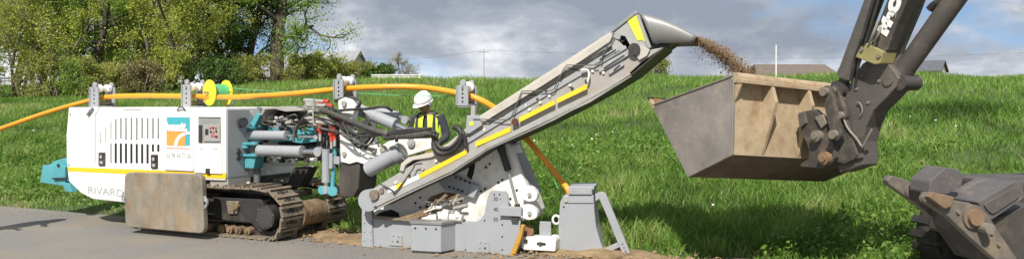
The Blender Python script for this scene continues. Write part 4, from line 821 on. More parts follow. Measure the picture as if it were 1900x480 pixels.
# ---- trench cutter housing
WP = 0.16
hs = [(690, 382), (735, 366), (836, 318), (905, 278), (938, 262), (948, 272), (966, 320), (986, 362), (996, 392), (990, 405), (960, 412), (900, 412), (800, 412), (740, 404), (696, 400)]
hsg = tpart('cutter_guard', M_white2, MB().prism(TF.pl(hs, WP), WP, WP+.36), .008)
def gp(name, m, pts, w0=WP-.012, w1=WP+.002, bev=0): return MB().prism(TF.pl(pts, w0), w0, w1).build(name, m, hsg, bevel=bev)
gp('arc_slot', M_hole, roundpoly([(871, 298), (879, 294), (881, 305), (878, 322), (874, 333), (866, 326), (870, 312)], .02))
gp('arc_slot', M_muddy, [(788, 376), (800, 364), (822, 356), (848, 359), (836, 366), (812, 370), (800, 382), (792, 386)])
gp('mud_window', M_hole, [(696, 399), (708, 392), (726, 388), (738, 394), (742, 404), (700, 402)])
for i, (x_, y_) in enumerate([(845, 312), (858, 312), (890, 296), (902, 310), (909, 304), (925, 338), (932, 333), (893, 354), (900, 350), (771, 376), (780, 366), (766, 358), (780, 384), (856, 372), (865, 382), (851, 377), (834, 375), (843, 375), (947, 368), (959, 352)]):
    k = TF.q(x_, y_, WP); MB().cyl((k[0], WP-.01, k[1]), (k[0], WP+.002, k[1]), .014, n=8).build('bolt_hole', M_hole, hsg)
gpl = [(812, 336), (827, 319), (890, 344), (879, 367), (866, 362), (823, 350)]
br = tpart('adjusting_plate', mat('slate_grey_paint', (.26, .275, .30), .5), MB().prism(TF.pl(gpl, WP-.06), WP-.06, WP-.03), .005)
MB().prism(TF.pl([(877, 341), (890, 344), (879, 367), (868, 363)], WP-.075), WP-.08, WP-.06).build('plate_end', M_grey, br, bevel=.004)
for i in range(4):
    for (x_, y_) in ((834+i*8.0, 346+i*2.6), (846+i*8.5, 329+i*3.2)):
        k = TF.q(x_, y_, WP-.06); MB().box(k[0]-.014, k[0]+.014, WP-.066, WP-.058, k[1]-.01, k[1]+.01).build('slot', M_hole, br)
A = Vector(TF.p3(929, 272, WP-.05)); B = Vector(TF.p3(943, 316, WP-.05)); C = Vector(TF.p3(959, 378, WP-.05)); 
st = tpart('guard_strut', M_dark, MB().cyl(A, B, .042, n=14).cyl(A, A+(B-A)*.2, .05, n=14), 0); MB().cyl(B, C, .017, n=10).build('rod', M_steel, st); MB().cyl(C, C+(C-B).normalized()*.07, .032, n=10).build('rod_end', M_dark, st)
tpart('guard_edge', mat('mid_grey_steel', (.20, .205, .21), .5), MB().prism(TF.pl([(938, 262), (950, 266), (990, 360), (984, 366), (966, 322), (950, 280)], WP+.1), WP+.10, WP+.45), .006)
for (x_, y_) in ((983, 392), (975, 358)):
    mb = MB(); 
    lw = roundpoly(TF.pl([(966, y_-12), (986, y_-14), (998, y_+2), (994, y_+14), (978, y_+16), (966, y_+8)], .02), .05); o = tpart('hinge_lug', M_white2, MB().prism(lw, .02, .12), .006)
    k = TF.q(983, y_+2, .02); MB().cyl((k[0], -.01, k[1]), (k[0], .03, k[1]), .022, n=12).build('pin', M_grey2, o)
# lower shield plates
WS = 0.0
s1 = tpart('shield_plate', M_grey, MB().prism(TF.pl([(692, 402), (766, 408), (862, 412), (862, 466), (762, 462), (672, 457), (672, 380), (688, 384)], WS), WS, WS+.03), .004)
MB().prism(TF.pl([(671.5, 379), (690, 384), (692, 458), (671.5, 457)], WS-.02), WS-.025, WS).build('end_flange', M_grey, s1, bevel=.004)
MB().prism(TF.pl([(690, 400), (770, 406), (770, 411), (690, 405)], WS-.06), WS-.06, WS).build('lip', M_shoe, s1, bevel=.004)
for i, y_ in enumerate((396, 412, 428, 444)):
    for x_ in (676, 688): k = TF.q(x_, y_, WS-.025); MB().cyl((k[0], WS-.035, k[1]), (k[0], WS-.02, k[1]), .010, n=6).build('bolt', M_greyq, s1)
def foot(par, x0_, y0_):
    MB().prism(TF.pl([(x0_, y0_), (x0_+24, y0_+2), (x0_+24, y0_+22), (x0_, y0_+20)], WS-.01), WS-.014, WS).build('foot_patch', M_grey, par, bevel=.002)
    for (dx, dy) in ((8, 2), (17, 3), (6, 12), (16, 13)): k = TF.q(x0_+dx, y0_+dy, WS-.015); MB().cyl((k[0], WS-.024, k[1]), (k[0], WS-.012, k[1]), .011, n=6).build('bolt', M_grey2 if dx != 16 else M_dark, par)
foot(s1, 722, 434); 
s2p = [(862, 466), (862, 410), (884, 410), (893, 405), (900, 394), (903, 372), (908, 356), (914, 353), (938, 354), (942, 360), (944, 382), (964, 384), (966, 412), (962, 452), (948, 474)]
s2 = tpart('depth_plate', M_grey, MB().prism(TF.pl(s2p, WS), WS-.006, WS+.028), .004)
foot(s2, 884, 446)
MB().prism(TF.pl([(927, 383), (968, 384), (967, 401), (927, 399)], WS-.05), WS-.06, WS-.005).build('depth_clamp', M_grey, s2, bevel=.005)
MB().prism(TF.pl([(948, 402), (962, 402), (961, 412), (949, 411)], WS-.03), WS-.04, WS-.005).build('clamp_bolt', M_dark, s2, bevel=.003)
for (t_, y_) in (('30', 371.5), ('40', 391), ('50', 409.5)):
    k = TF.p3(916, y_, WS-.008); text('lettering', t_, M_blackq, s2, (k[0], k[1], k[2]), .05, height=.042)
    MB().prism(TF.pl([(927, y_-3.2), (930, y_-3.2), (930, y_-2.2), (927, y_-2.2)], WS-.009), WS-.009, WS-.005).build('tick_mark', M_blackq, s2)
for (x_, y_) in ((899, 408), (932, 416), (932, 438), (864, 462), (932, 462), (927, 360), (917, 360)):
    k = TF.q(x_, y_, WS-.006); MB().cyl((k[0], WS-.014, k[1]), (k[0], WS, k[1]), .009, n=6).build('bolt', M_dark, s2)
# side box with motor on top
bc = [MM.inverted() @ Vector((*ground_pt(x_, y_), 0)) for x_, y_ in ((763, 469), (818, 472), (860, 463.5), (766, 458.5))]
bt_ = EYE+(HY-417)/FPX*ground_pt(818, 472)[1]
def plan(poly, z0, z1, grow=0.0):
    c = sum(poly, Vector())/len(poly); pl_ = [c+(p-c)*(1+grow) for p in poly]; n = len(pl_)
    return MB().add([(p.x, p.y, z0) for p in pl_]+[(p.x, p.y, z1) for p in pl_], [list(range(n)), list(range(n, 2*n))]+[[i, (i+1) % n, n+(i+1) % n, n+i] for i in range(n)])
bx = plan(bc, .03, bt_).build('side_box', M_grey, TR, None, .006)
plan(bc, bt_+.001, bt_+.034, .07).build('box_lid', M_steel, bx, bevel=.004)
plan(bc, .004, .029, -.04).build('box_base', M_dark, bx)
fn = (bc[1]-bc[0]).normalized(); nn = Vector((fn.y, -fn.x, 0))
for t_ in (.14, .5, .84):
    p_ = bc[0].lerp(bc[1], t_); p_ = Vector((p_.x, p_.y, bt_-.045)); MB().cyl(p_+nn*.010, p_-nn*.002, .011, n=8).build('bolt', M_dark, bx)
# cutter drive: white housings and rusty links on the box
dv = MB(); 
for (x0_, y0_, x1_, y1_, w_, r_) in ((786, 403, 812, 403, .02, .062), (823, 399, 834, 400, -.02, .075), (836, 401, 858, 404, .0, .055), (846, 390, 850, 402, -.03, .04), (816, 392, 818, 405, -.04, .035)): dv.cyl(TF.p3(x0_, y0_, w_), TF.p3(x1_, y1_, w_), r_, r_*.9, 14)
dvo = tpart('drive_housing', M_white2, dv, 0)
for i in range(26):
    x_ = rnd.uniform(782, 846); y_ = rnd.uniform(368, 396); a_ = rnd.uniform(-.5, 1.2); L_ = rnd.uniform(10, 26); w_ = rnd.uniform(-.06, .06)
    MB().cyl(TF.p3(x_, y_, w_), TF.p3(x_+L_*math.cos(a_), y_-L_*math.sin(a_), w_+rnd.uniform(-.05, .05)), rnd.uniform(.008, .026), n=8).build('drive_link', [M_muddy, M_white2, M_shoe, M_grey2][i % 4], dvo)
mb = MB(); mb.prism(TF.pl([(735, 404), (765, 396), (790, 386), (795, 398), (768, 408)], -.05), -.06, .12); mpart2 = mb.build('mud_lump', M_muddy, TR, T2M, .02)
# white drawbar with yellow skid and grey upright
db = tpart('drawbar', M_white2, MB().prism(TF.pl([(968, 438), (1028, 439), (1032, 445), (1030, 466), (972, 463), (966, 458)], .10), .10, .30), .012)
for (x_, y_) in ((976, 446), (1003, 451)): k = TF.q(x_, y_, .1); MB().cyl((k[0], .08, k[1]), (k[0], .11, k[1]), .022, n=10).build('pin', M_dark, db)
MB().prism(TF.pl([(996, 449), (1012, 450), (1012, 454), (996, 453)], .09), .09, .105).build('slot', M_hole, db)
tpart('upright_plate', M_grey, MB().prism(TF.pl([(1000, 410), (1022, 411), (1022, 440), (1001, 440)], .16), .16, .19), .004)
tpart('yellow_scraper', mat('ochre_paint', (.50, .27, .03), .55, var=.15, dirt=(.2, .13, .06), damt=.7, dscale=5), MB().prism(TF.pl([(967, 416), (973, 418), (966, 445), (955, 474), (946, 473), (957, 446), (964, 428)], -.02), -.03, .04), .005)
tpart('rusty_wheel', mat('rust_brown', (.20, .115, .06), .9, var=.3), MB().cyl(TF.p3(978, 428, .12), TF.p3(980, 428, .2), .075, n=18), .005)
# ================================================================== pipe guides, pipe, reel
M_orange = mat('orange_pipe', (0.76, 0.33, 0.02), 0.45, var=0.10, scale=3, dirt=(0.55, 0.27, 0.06), damt=0.6, dscale=2.5, dlow=0.52)
def guide(fr, mtx, px, ytop, ybot, w0, w1, pwid, roll_y):
    """two upright plates with a pair of white rollers between them, bolted on the machine"""
    ul, vt = fr.q(px, ytop, w0); ur = fr.q(px+pwid, ytop, w0)[0]; vb = fr.q(px, ybot, w0)[1]; um = (ul+ur)/2; hw = (ur-ul)/2
    vr = fr.q(px, roll_y, w0)[1]
    base = MB().box(ul, ur, w0, w1, vb-.02, vb+.02).build('roller_guide', M_grey, TR, mtx, .004)
    for w_ in (w0, w1):
        mb = MB(); mb.box(ul, ur, w_-.012, w_+.012, vb, vt-.05); mb.prism(roundpoly([(um-hw*.55, vt-.05), (um+hw*.55, vt-.05), (um+hw*.45, vt+.02), (um-hw*.45, vt+.02)], .03), w_-.012, w_+.012)
        mb.box(ul-.012, ul, w_-.03, w_+.03, vb, vt-.05)
        pt = mb.build('guide_plate', M_grey, base, bevel=.003)
        for i, v_ in enumerate((.2, .4, .6, .8)):
            vv_ = vb+(vt-.05-vb)*v_; MB().cyl((um, w_-.016, vv_), (um, w_-.011, vv_), .012, n=8).build('hole', M_hole, base)
    wm = (w0+w1)/2; r = MB()
    prof = [(w0+.03, .055), (w0+.09, .062), (wm-.03, .042), (wm, .034), (wm+.03, .042), (w1-.09, .062), (w1-.03, .055)]
    for i in range(len(prof)-1): r.cyl((um, prof[i][0], vr), (um, prof[i+1][0], vr), prof[i][1], prof[i+1][1], 14)
    r.build('roller', M_nylon, base); MB().cyl((um, w0-.02, vr), (um, w1+.02, vr), .014, n=8).build('axle', M_steel, base)
    MB().cyl((um, w0+.03, vb+.06), (um, w1-.03, vb+.06), .03, n=10).build('lower_roller', M_shoe, base)
    return base
guide(MF, None, 169, 155, 199, .34, .62, 14, 164)
guide(MF, None, 340, 150, 199, .34, .62, 14, 161)
guide(MF, None, 622, 140, 184, .40, .68, 15, 150)
g4 = guide(TF, T2M, 849, 151, 196, .06, .34, 20, 161)
MB().box(TF.q(876, 200, .2)[0], TF.q(884, 200, .2)[0], .15, .22, TF.q(880, 216, .2)[1], TF.q(880, 196, .2)[1]).build('guide_post', M_grey2, g4, bevel=.004)
tp = MB().prism(TF.pl([(866, 214), (888, 216), (894, 232), (870, 248), (864, 246)], CW-.05), CW-.05, CW+.3).build('guide_foot', M_grey, g4, bevel=.004)
k = TF.q(875, 229, CW-.05); MB().cyl((k[0], CW-.056, k[1]), (k[0], CW-.049, k[1]), .024, n=12).build('yellow_sticker', M_lime, g4)
# the orange pipe: over the guides, behind the conveyor, down into the laying box
LF = Frame(*ground_pt(1040, 470), 12)
def wpt(fr, px, py, w):
    u, v = fr.q(px, py, w); return Vector((fr.x+u*fr.U[0]+w*fr.W[0], fr.y+u*fr.U[1]+w*fr.W[1], v))
pp_ = [wpt(MF, -330, 370, .5), wpt(MF, -160, 296, .49), wpt(MF, 0, 239, .48), wpt(MF, 90, 208, .48), wpt(MF, 165, 187, .48), wpt(MF, 200, 180, .48), wpt(MF, 260, 177.5, .48), wpt(MF, 350, 178.5, .48), wpt(MF, 430, 180, .48), wpt(MF, 530, 175, .5), wpt(MF, 625, 166, .54), wpt(MF, 700, 161.5, .45), wpt(TF, 780, 162, .3), wpt(TF, 850, 173, .22), wpt(TF, 888, 184, .2), wpt(TF, 925, 206, .3), wpt(TF, 968, 247, .46), wpt(TF, 1005, 290, .44), wpt(LF, 1034, 325, .30), wpt(LF, 1053, 350, .20), wpt(LF, 1064, 372, .18)]
pipe = tag(MB().tube(pp_, .036, 14, sub=8).build('orange_pipe', M_orange), 'bright orange plastic pipe running over the trencher and down into the grey laying box', 'pipe')
# reel
RX, RYd = (404-CX)/FPX*11.3, 11.3; zc = EYE+(HY-172)/FPX*RYd
RLM = Matrix.Translation((RX, RYd, zc-.178)) @ Matrix.Rotation(math.radians(48), 4, 'Z')
rl = thing('cord_reel', 'yellow plastic reel of green cord on top of the trencher hood', 'reel', RLM)
M_ry = mat('yellow_plastic', (0.80, 0.66, 0.03), 0.4, var=0.05); M_gcord = mat('green_cord', (0.10, 0.42, 0.17), 0.6, var=0.25, scale=30)
for s_ in (-1, 1):
    f_ = MB(); f_.cyl((s_*.115, 0, .178), (s_*.130, 0, .178), .178, n=36); f_.cyl((s_*.130, 0, .178), (s_*.136, 0, .178), .178, .165, n=36); fo = f_.build('flange', M_ry, rl)
    for i in range(6):
        a = i*math.pi/3; MB().cyl((s_*.134, .105*math.cos(a), .178+.105*math.sin(a)), (s_*.140, .105*math.cos(a), .178+.105*math.sin(a)), .028, n=12).build('flange_rib', M_ry, fo)
MB().cyl((-.115, 0, .178), (.115, 0, .178), .12, n=28).build('cord_winding', M_gcord, rl)
MB().cyl((-.2, 0, .178), (.2, 0, .178), .016, n=10).build('spindle', M_steel, rl)
MB().box(.15, .19, -.03, .03, -.10, .2).build('reel_stand', M_grey, rl, bevel=.004)
gc = [wpt(MF, 420, 163, .6), wpt(MF, 520, 170, .6), wpt(TF, 660, 173, .5), wpt(TF, 760, 178, .35), wpt(TF, 860, 179, .25), wpt(TF, 895, 188, .25), wpt(TF, 960, 238, .5), wpt(TF, 1010, 300, .5), wpt(TF, 1036, 350, .3)]
tag(MB().tube(gc, .0055, 5, sub=5).build('green_cord', M_gcord), 'thin green cord running from the yellow reel along the orange pipe', 'cord')
# ================================================================== laying box
LF = Frame(*ground_pt(1040, 470), 12)
lb = thing('pipe_laying_box', 'grey steel pipe-laying box with a slanted brace, end of the orange pipe', 'laying box', LF.M())
bw = .42
body = [(1037, 476), (1036, 420), (1039, 375), (1046, 362), (1102, 362), (1103, 390), (1106, 420), (1114, 448), (1124, 476)]
mb = MB(); mb.prism(LF.pl(body), 0, bw); bo = mb.build('body', M_grey, lb, bevel=.008)
MB().prism(LF.pl([(1054, 361), (1101, 361), (1101, 376), (1054, 376)], -.01), -.014, 0).build('collar', M_grey, bo, bevel=.003)
MB().prism(LF.pl([(1054, 346), (1102, 346), (1102, 351), (1098, 352), (1099, 361), (1055, 361)], -.03), -.03, bw+.03).build('cap', M_grey, lb, bevel=.005)
MB().prism(LF.pl([(1055, 352), (1097, 352), (1097, 360), (1055, 360)], -.034), -.035, -.03).build('cap_recess', mat('mid_grey_paint', (.30, .315, .33), .5), lb, bevel=.002)
rg = []
kc = LF.q(1032, 407, .1)
for i in range(13): a = 2*math.pi*i/12; rg.append((kc[0]+.042*math.cos(a), .1, kc[1]+.05*math.sin(a)))
MB().tube(rg, .015, 8, sub=0).build('lug_ring', M_white2, lb)
MB().cyl(LF.p3(1050, 371, -.02), LF.p3(1050, 371, .02), .024, n=10).build('bolt', M_grey2, lb); MB().cyl(LF.p3(1046, 383, -.008), LF.p3(1046, 383, .02), .010, n=8).build('hole', M_hole, lb)
brc = [(1104, 359), (1116, 355), (1124, 359), (1146, 412), (1161, 448), (1176, 486), (1163, 488), (1147, 452), (1131, 412), (1112, 368), (1105, 373)]
br2 = MB().prism(LF.pl(brc, -.03), -.03, .03).build('brace', M_grey, lb, bevel=.005)
MB().prism(LF.pl([(1116, 463), (1150, 447), (1153, 456), (1120, 471)], -.02), -.02, .025).build('brace_tie', M_grey, lb, bevel=.004)
for t in np.linspace(0, 1, 5): k = LF.q(1155+t*11, 452+t*26, -.03); MB().cyl((k[0], -.034, k[1]), (k[0], -.028, k[1]), .008, n=6).build('hole', M_hole, br2)
mb = MB(); mb.tube([LF.p3(1100, 361, .02), LF.p3(1106, 357, .0), LF.p3(1108, 364, .0), LF.p3(1103, 366, .02)], .012, 6); mb.build('wire_tie', M_dark, lb)
# ================================================================== worker
WX, WY = (796-CX)/FPX*11.75, 11.75; WZ = float(terrain(WX, WY))-.01
WM = Matrix.Translation((WX, WY, WZ)) @ Matrix.Rotation(math.radians(-14), 4, 'Z')
wk = thing('person', 'worker in white helmet and lime vest standing behind the trencher conveyor, head bowed', 'person', WM)
def skin(name, pts, edges, m, parent, root=0, sub=2):
    me = bpy.data.meshes.new(name); me.from_pydata([p[:3] for p in pts], edges, []); me.materials.append(m)
    o = bpy.data.objects.new(name, me); COL.objects.link(o); o.parent = parent
    o.modifiers.new('skin', 'SKIN'); sv = me.skin_vertices[0].data if me.skin_vertices else None
    if sv is None:
        me.attributes
    for i, p in enumerate(pts):
        r = p[3] if isinstance(p[3], tuple) else (p[3], p[3]); me.skin_vertices[0].data[i].radius = r; me.skin_vertices[0].data[i].use_root = (i == root)
    s_ = o.modifiers.new('sub', 'SUBSURF'); s_.levels = sub; s_.render_levels = sub
    for pl_ in me.polygons: pl_.use_smooth = True
    return o
M_skin = mat('skin', (0.42, 0.23, 0.155), 0.55, var=0.06); M_jacket = mat('charcoal_jacket', (0.035, 0.038, 0.045), 0.85, var=0.2, bump=.2); M_trs = mat('navy_trousers', (0.03, 0.035, 0.055), 0.9, var=.2); M_helm = mat('white_helmet', (0.82, 0.82, 0.80), 0.3, var=0.02); M_hair = mat('dark_hair', (0.03, 0.02, 0.015), .8); M_boot = mat('boot_leather', (.05, .035, .025), .7)
hd = (-.03, -.12, 1.62)
B_ = [(0, 0, .94, (.15, .11)), (0, -.01, 1.12, (.14, .10)), (0, -.015, 1.32, (.16, .11)), (0, -.02, 1.44, (.12, .09)), (-.01, -.05, 1.52, .055), (-.02, -.09, 1.57, .06),
      (-.19, -.02, 1.41, .065), (-.27, -.03, 1.16, .048), (-.20, -.26, 1.06, .036), (.19, -.02, 1.41, .065), (.27, -.03, 1.16, .048), (.20, -.26, 1.06, .036),
      (-.10, 0, .86, .09), (-.11, -.01, .48, .062), (-.12, .02, .09, .042), (-.12, -.14, .04, .04), (.10, 0, .86, .09), (.11, -.01, .48, .062), (.12, .02, .09, .042), (.12, -.14, .04, .04)]
E_ = [(0, 1), (1, 2), (2, 3), (3, 4), (4, 5), (2, 6), (6, 7), (7, 8), (2, 9), (9, 10), (10, 11), (0, 12), (12, 13), (13, 14), (14, 15), (0, 16), (16, 17), (17, 18), (18, 19)]
for sx, wi in ((-1, 8), (1, 11)):
    wr = B_[wi]; base = len(B_); B_.append((wr[0]*.93, wr[1]-.075, wr[2]-.015, (.036, .018))); E_.append((wi, base))
    for j, (dx, L_) in enumerate(((-.028, .068), (-.010, .078), (.010, .073), (.026, .058))):
        i0 = len(B_); b0 = B_[base]; B_.append((b0[0]+dx, b0[1]-.04, b0[2]-.005, .0095)); B_.append((b0[0]+dx*1.1, b0[1]-.04-L_*.5, b0[2]-.025, .009)); B_.append((b0[0]+dx*1.1, b0[1]-.04-L_*.8, b0[2]-.06, .008)); E_ += [(base, i0), (i0, i0+1), (i0+1, i0+2)]
    i0 = len(B_); b0 = B_[base]; B_.append((b0[0]-sx*.045, b0[1]-.005, b0[2]-.01, .011)); B_.append((b0[0]-sx*.055, b0[1]-.04, b0[2]-.03, .0095)); E_ += [(base, i0), (i0, i0+1)]
skin('body', B_, E_, M_skin, wk)
J_ = [(0, 0, .90, (.18, .13)), (0, -.01, 1.12, (.17, .125)), (0, -.015, 1.32, (.19, .13)), (0, -.015, 1.44, (.13, .10)), (-.005, -.04, 1.495, .072), (-.20, -.02, 1.42, .085), (-.285, -.03, 1.16, .064), (-.215, -.24, 1.07, .048), (.20, -.02, 1.42, .085), (.285, -.03, 1.16, .064), (.215, -.24, 1.07, .048)]
skin('jacket', J_, [(0, 1), (1, 2), (2, 3), (3, 4), (2, 5), (5, 6), (6, 7), (2, 8), (8, 9), (9, 10)], M_jacket, wk)
skin('trousers', [(0, 0, .94, (.175, .125)), (-.10, 0, .84, .105), (-.11, -.01, .48, .08), (-.12, .02, .12, .066), (.10, 0, .84, .105), (.11, -.01, .48, .08), (.12, .02, .12, .066)], [(0, 1), (1, 2), (2, 3), (0, 4), (4, 5), (5, 6)], M_trs, wk)
for sx in (-1, 1): skin('boot', [(sx*.12, .03, .14, .058), (sx*.12, .02, .06, .056), (sx*.12, -.16, .04, .045)], [(0, 1), (1, 2)], M_boot, wk)
# vest: open-fronted shell with dark braces
ve = MB(); rings_ = []
for (z_, rx, ry, cy) in ((.92, .205, .155, 0), (1.05, .20, .15, -.005), (1.2, .205, .15, -.01), (1.32, .215, .152, -.012), (1.40, .205, .145, -.015), (1.47, .15, .118, -.02)):
    rings_.append([(rx*math.sin(a), cy-ry*math.cos(a), z_) for a in np.linspace(.16, 2*math.pi-.16, 25)])
ve.add([p for r_ in rings_ for p in r_], [[i*25+j, i*25+j+1, (i+1)*25+j+1, (i+1)*25+j] for i in range(5) for j in range(24)], True)
vo = ve.build('vest', mat('lime_vest', (0.62, 0.78, 0.06), .7, var=.08), wk); so = vo.modifiers.new('thick', 'SOLIDIFY'); so.thickness = .012; so.offset = 1
for sx in (-1, 1):
    MB().tube([(sx*.125, -.148, .98), (sx*.125, -.165, 1.2), (sx*.13, -.158, 1.36), (sx*.12, -.10, 1.475), (sx*.11, .03, 1.49), (sx*.11, .13, 1.36)], .02, 6).build('vest_band', M_jacket, wk)
co_ = [(.085*math.cos(a), -.045+.075*math.sin(a), 1.50+.02*math.sin(a)) for a in np.linspace(0, 2*math.pi, 17)]
MB().tube(co_, .02, 6, sub=0).build('collar', mat('khaki_collar', (.22, .19, .15), .9), wk)
HM = Matrix.Translation((-.035, -.115, 1.635)) @ Euler((math.radians(24), math.radians(4), math.radians(-26))).to_matrix().to_4x4()
fc = MB(); fc.ball((0, 0, 0), .1, (.78, .95, 1.15), 16); fc.ball((0, -.02, -.07), .06, (.9, 1.0, .8), 12)
fc.add([(-.014, -.088, .022), (.014, -.088, .022), (.019, -.094, -.028), (-.019, -.094, -.028), (0, -.122, -.022)], [[0, 1, 4], [1, 2, 4], [2, 3, 4], [3, 0, 4]], True)
for sx in (-1, 1): fc.ball((sx*.08, .005, -.005), .03, (.35, .8, 1.15), 8)
head = fc.build('head', M_skin, wk, HM)
for sx in (-1, 1): MB().ball((sx*.031, -.086, .014), .012, (1, .6, .7), 8).build('eye', M_hair, head)
MB().ball((0, -.083, -.062), .024, (1, .35, .28), 8).build('mouth', mat('lips', (.30, .12, .09), .6), head)
hr = MB(); hr.ball((0, .02, .01), .102, (.80, .9, 1.1), 14, top=.5, bottom=-.55); hr.build('hair', M_hair, wk, HM @ Matrix.Translation((0, .012, 0)))
he = MB(); n_ = 28
prof = [(.128, .030), (.126, .07), (.116, .115), (.092, .150), (.055, .170), (.0, .177)]
he.add([(r_*.95*math.cos(2*math.pi*j/n_), r_*1.12*math.sin(2*math.pi*j/n_), z_) for r_, z_ in prof for j in range(n_)], [[i*n_+j, i*n_+(j+1) % n_, (i+1)*n_+(j+1) % n_, (i+1)*n_+j] for i in range(len(prof)-1) for j in range(n_)], True)
hel = he.build('helmet', M_helm, wk, HM); so = hel.modifiers.new('thick', 'SOLIDIFY'); so.thickness = .006
bm_ = MB(); vs = []
for j in range(n_):
    a = 2*math.pi*j/n_; ex = 1.0+.34*max(0, -math.sin(a))**2
    vs += [(.122*math.cos(a), .140*math.sin(a), .034), (.134*math.cos(a), .150*math.sin(a)*ex, .024)]
bm_.add(vs, [[2*j, 2*((j+1) % n_), 2*((j+1) % n_)+1, 2*j+1] for j in range(n_)], True); bo_ = bm_.build('helmet_brim', M_helm, hel); so = bo_.modifiers.new('thick', 'SOLIDIFY'); so.thickness = .006
MB().tube([(0, -.135, .075), (0, -.105, .145), (0, 0, .183), (0, .105, .145), (0, .135, .075)], .012, 6).build('helmet_ridge', M_helm, hel)
for sx in (-1, 1): MB().ball((sx*.122, .0, .005), .042, (.5, .8, 1.1), 10).build('ear_muff', M_grey, hel)
# a second worker stands on the road just beyond the left edge; his shadow reaches into the picture
wk2 = dup(wk, None, Matrix.Translation((-7.26, 10.5, 0.006)) @ Matrix.Rotation(math.radians(60), 4, 'Z'))
tag(wk2, 'second helmeted worker on the road just beyond the left edge, seen by his shadow', 'person')
for ch_ in list(wk.children):
    c_ = dup(ch_, wk2, ch_.matrix_basis.copy())
    for g_ in list(ch_.children): dup(g_, c_, g_.matrix_basis.copy())
# ================================================================== EXCAVATOR
M_exc = mat('brown_grey_paint', (0.098, 0.086, 0.080), 0.5, var=0.15, scale=3, dirt=(0.165, 0.142, 0.118), damt=0.65, dscale=5.0, dlow=0.50, bump=.06, bscale=60, scratch=(0.20, 0.175, 0.145), samt=0.4)
M_exd = mat('dark_brown_steel', (0.062, 0.055, 0.050), 0.55, var=0.2, scale=4, dirt=(0.17, 0.14, 0.105), damt=0.65, dscale=6, dlow=0.50, bump=.08, bscale=50)
M_bside = mat('worn_bucket_steel', (0.215, 0.195, 0.18), 0.6, metal=.0, var=0.28, scale=2.5, dirt=(0.36, 0.29, 0.21), damt=0.7, dscale=4.5, dlow=0.52, bump=.12, bscale=18, scratch=(0.15, 0.13, 0.115), samt=0.55)
M_bback = mat('muddy_bucket_back', (0.40, 0.31, 0.20), 0.75, var=0.15, scale=9, dirt=(0.27, 0.165, 0.08), damt=0.75, dscale=5.0, dlow=0.50, bump=.15, bscale=30)
M_bin = mat('bucket_inside_mud', (0.23, 0.135, 0.065), 0.9, var=.25, scale=6, bump=.5)
M_ext = mat('rust_pin', (0.23, 0.145, 0.085), .7, var=.2)
M_pin = mat('dusty_pin', (0.23, 0.205, 0.17), .6, metal=.2, var=.15)
EF = Frame(3.02, 8.27, 62); EM = EF.M()
EX = thing('wheeled_excavator', 'dark brown excavator reaching in from the right with a large muddy bucket', 'excavator', EM)
def ex(name, m, mb, bevel=.006, par=None): return mb.build(name, m, EX if par is None else par, None, bevel)
# --- bucket (rolled a little, so its far end hangs lower)
BWH = 1.0
bkM = Matrix.Rotation(math.radians(-4), 4, 'X')
pts = [EF.q(x_, y_, -BWH) for x_, y_ in ((1362, 140), (1366, 287), (1286, 328), (1212, 196))]
piv = Vector((0, -BWH, pts[0][1])); BM = Matrix.Translation(piv) @ bkM @ Matrix.Translation(-piv)
A_, B2_, C_, D_ = [Vector(p) for p in pts]
bk = MB().prism([A_, B2_, C_, D_], -BWH, -BWH+.03).build('bucket', M_bside, EX, BM, .004)
MB().prism([A_, B2_, C_, D_], BWH-.03, BWH).build('side_plate', M_bside, bk, bevel=.004)
def plate(P0, P1, th, name, m, side=1, ext0=0, ext1=0):
    d = (P1-P0).normalized(); n = Vector((-d.y, d.x))*side; a, b = P0-d*ext0, P1+d*ext1
    return MB().prism([a, b, b+n*th, a+n*th], -BWH+.031, BWH-.031).build(name, m, bk, bevel=.003)
plate(A_, B2_, .03, 'back_plate', M_bback, -1); plate(B2_, C_, .03, 'heel_plate', mat('dark_muddy_steel', (.13, .10, .075), .8, var=.3, scale=5, dirt=(.25, .17, .09), damt=.5), -1)
fl_ = plate(C_, D_, .03, 'floor_plate', M_bside, -1)
lipd = (D_-C_).normalized(); n_l = Vector((lipd.y, -lipd.x))
MB().prism([D_-lipd*.05-n_l*.0, D_+lipd*.115, D_+lipd*.105+n_l*.03, D_-lipd*.05+n_l*.032], -BWH-.01, BWH+.01).build('cutting_edge', M_bback, bk, bevel=.003)
MB().prism([D_+lipd*.09+n_l*.034, D_-lipd*.3+n_l*.034, D_-lipd*.3+n_l*.05, D_+lipd*.08+n_l*.045], -BWH+.031, BWH-.031).build('mud_lining', M_bin, bk)
tb = MB(); tb.tube([(A_.x+.02, -BWH-.005, A_.y-.02), (A_.x+.02, BWH+.005, A_.y-.02)], .05, 12); tb.build('top_tube', M_bback, bk)
dA = (B2_-A_)
MB().prism([A_+Vector((.0, -.05)), A_+Vector((.11, -.03)), A_+dA*.06+Vector((.115, 0)), A_+dA*.34+Vector((.0, 0))], -BWH+.01, -BWH+.03).build('top_gusset', M_bback, bk, bevel=.002)
MB().prism([A_+Vector((.003, -.02)), A_+Vector((.125, -.04)), A_+Vector((.125, -.075)), A_+Vector((.003, -.07))], -BWH+.0, BWH-.0).build('top_flange', M_bback, bk, bevel=.003)
for w_ in (-.60, -.10, .45):
    MB().prism([A_+Vector((.003, -.07)), A_+Vector((.12, -.08)), A_+dA*.30+Vector((.17, 0)), B2_+Vector((.002, .02))], w_-.02, w_+.02).build('rib', M_bback, bk, bevel=.003)
MB().prism([A_+dA*.40+Vector((.003, 0)), A_+dA*.40+Vector((.14, .01)), A_+dA*.44+Vector((.14, 0)), A_+dA*.44+Vector((.003, 0))], -.08, .43).build('cross_rib', M_bback, bk, bevel=.003)
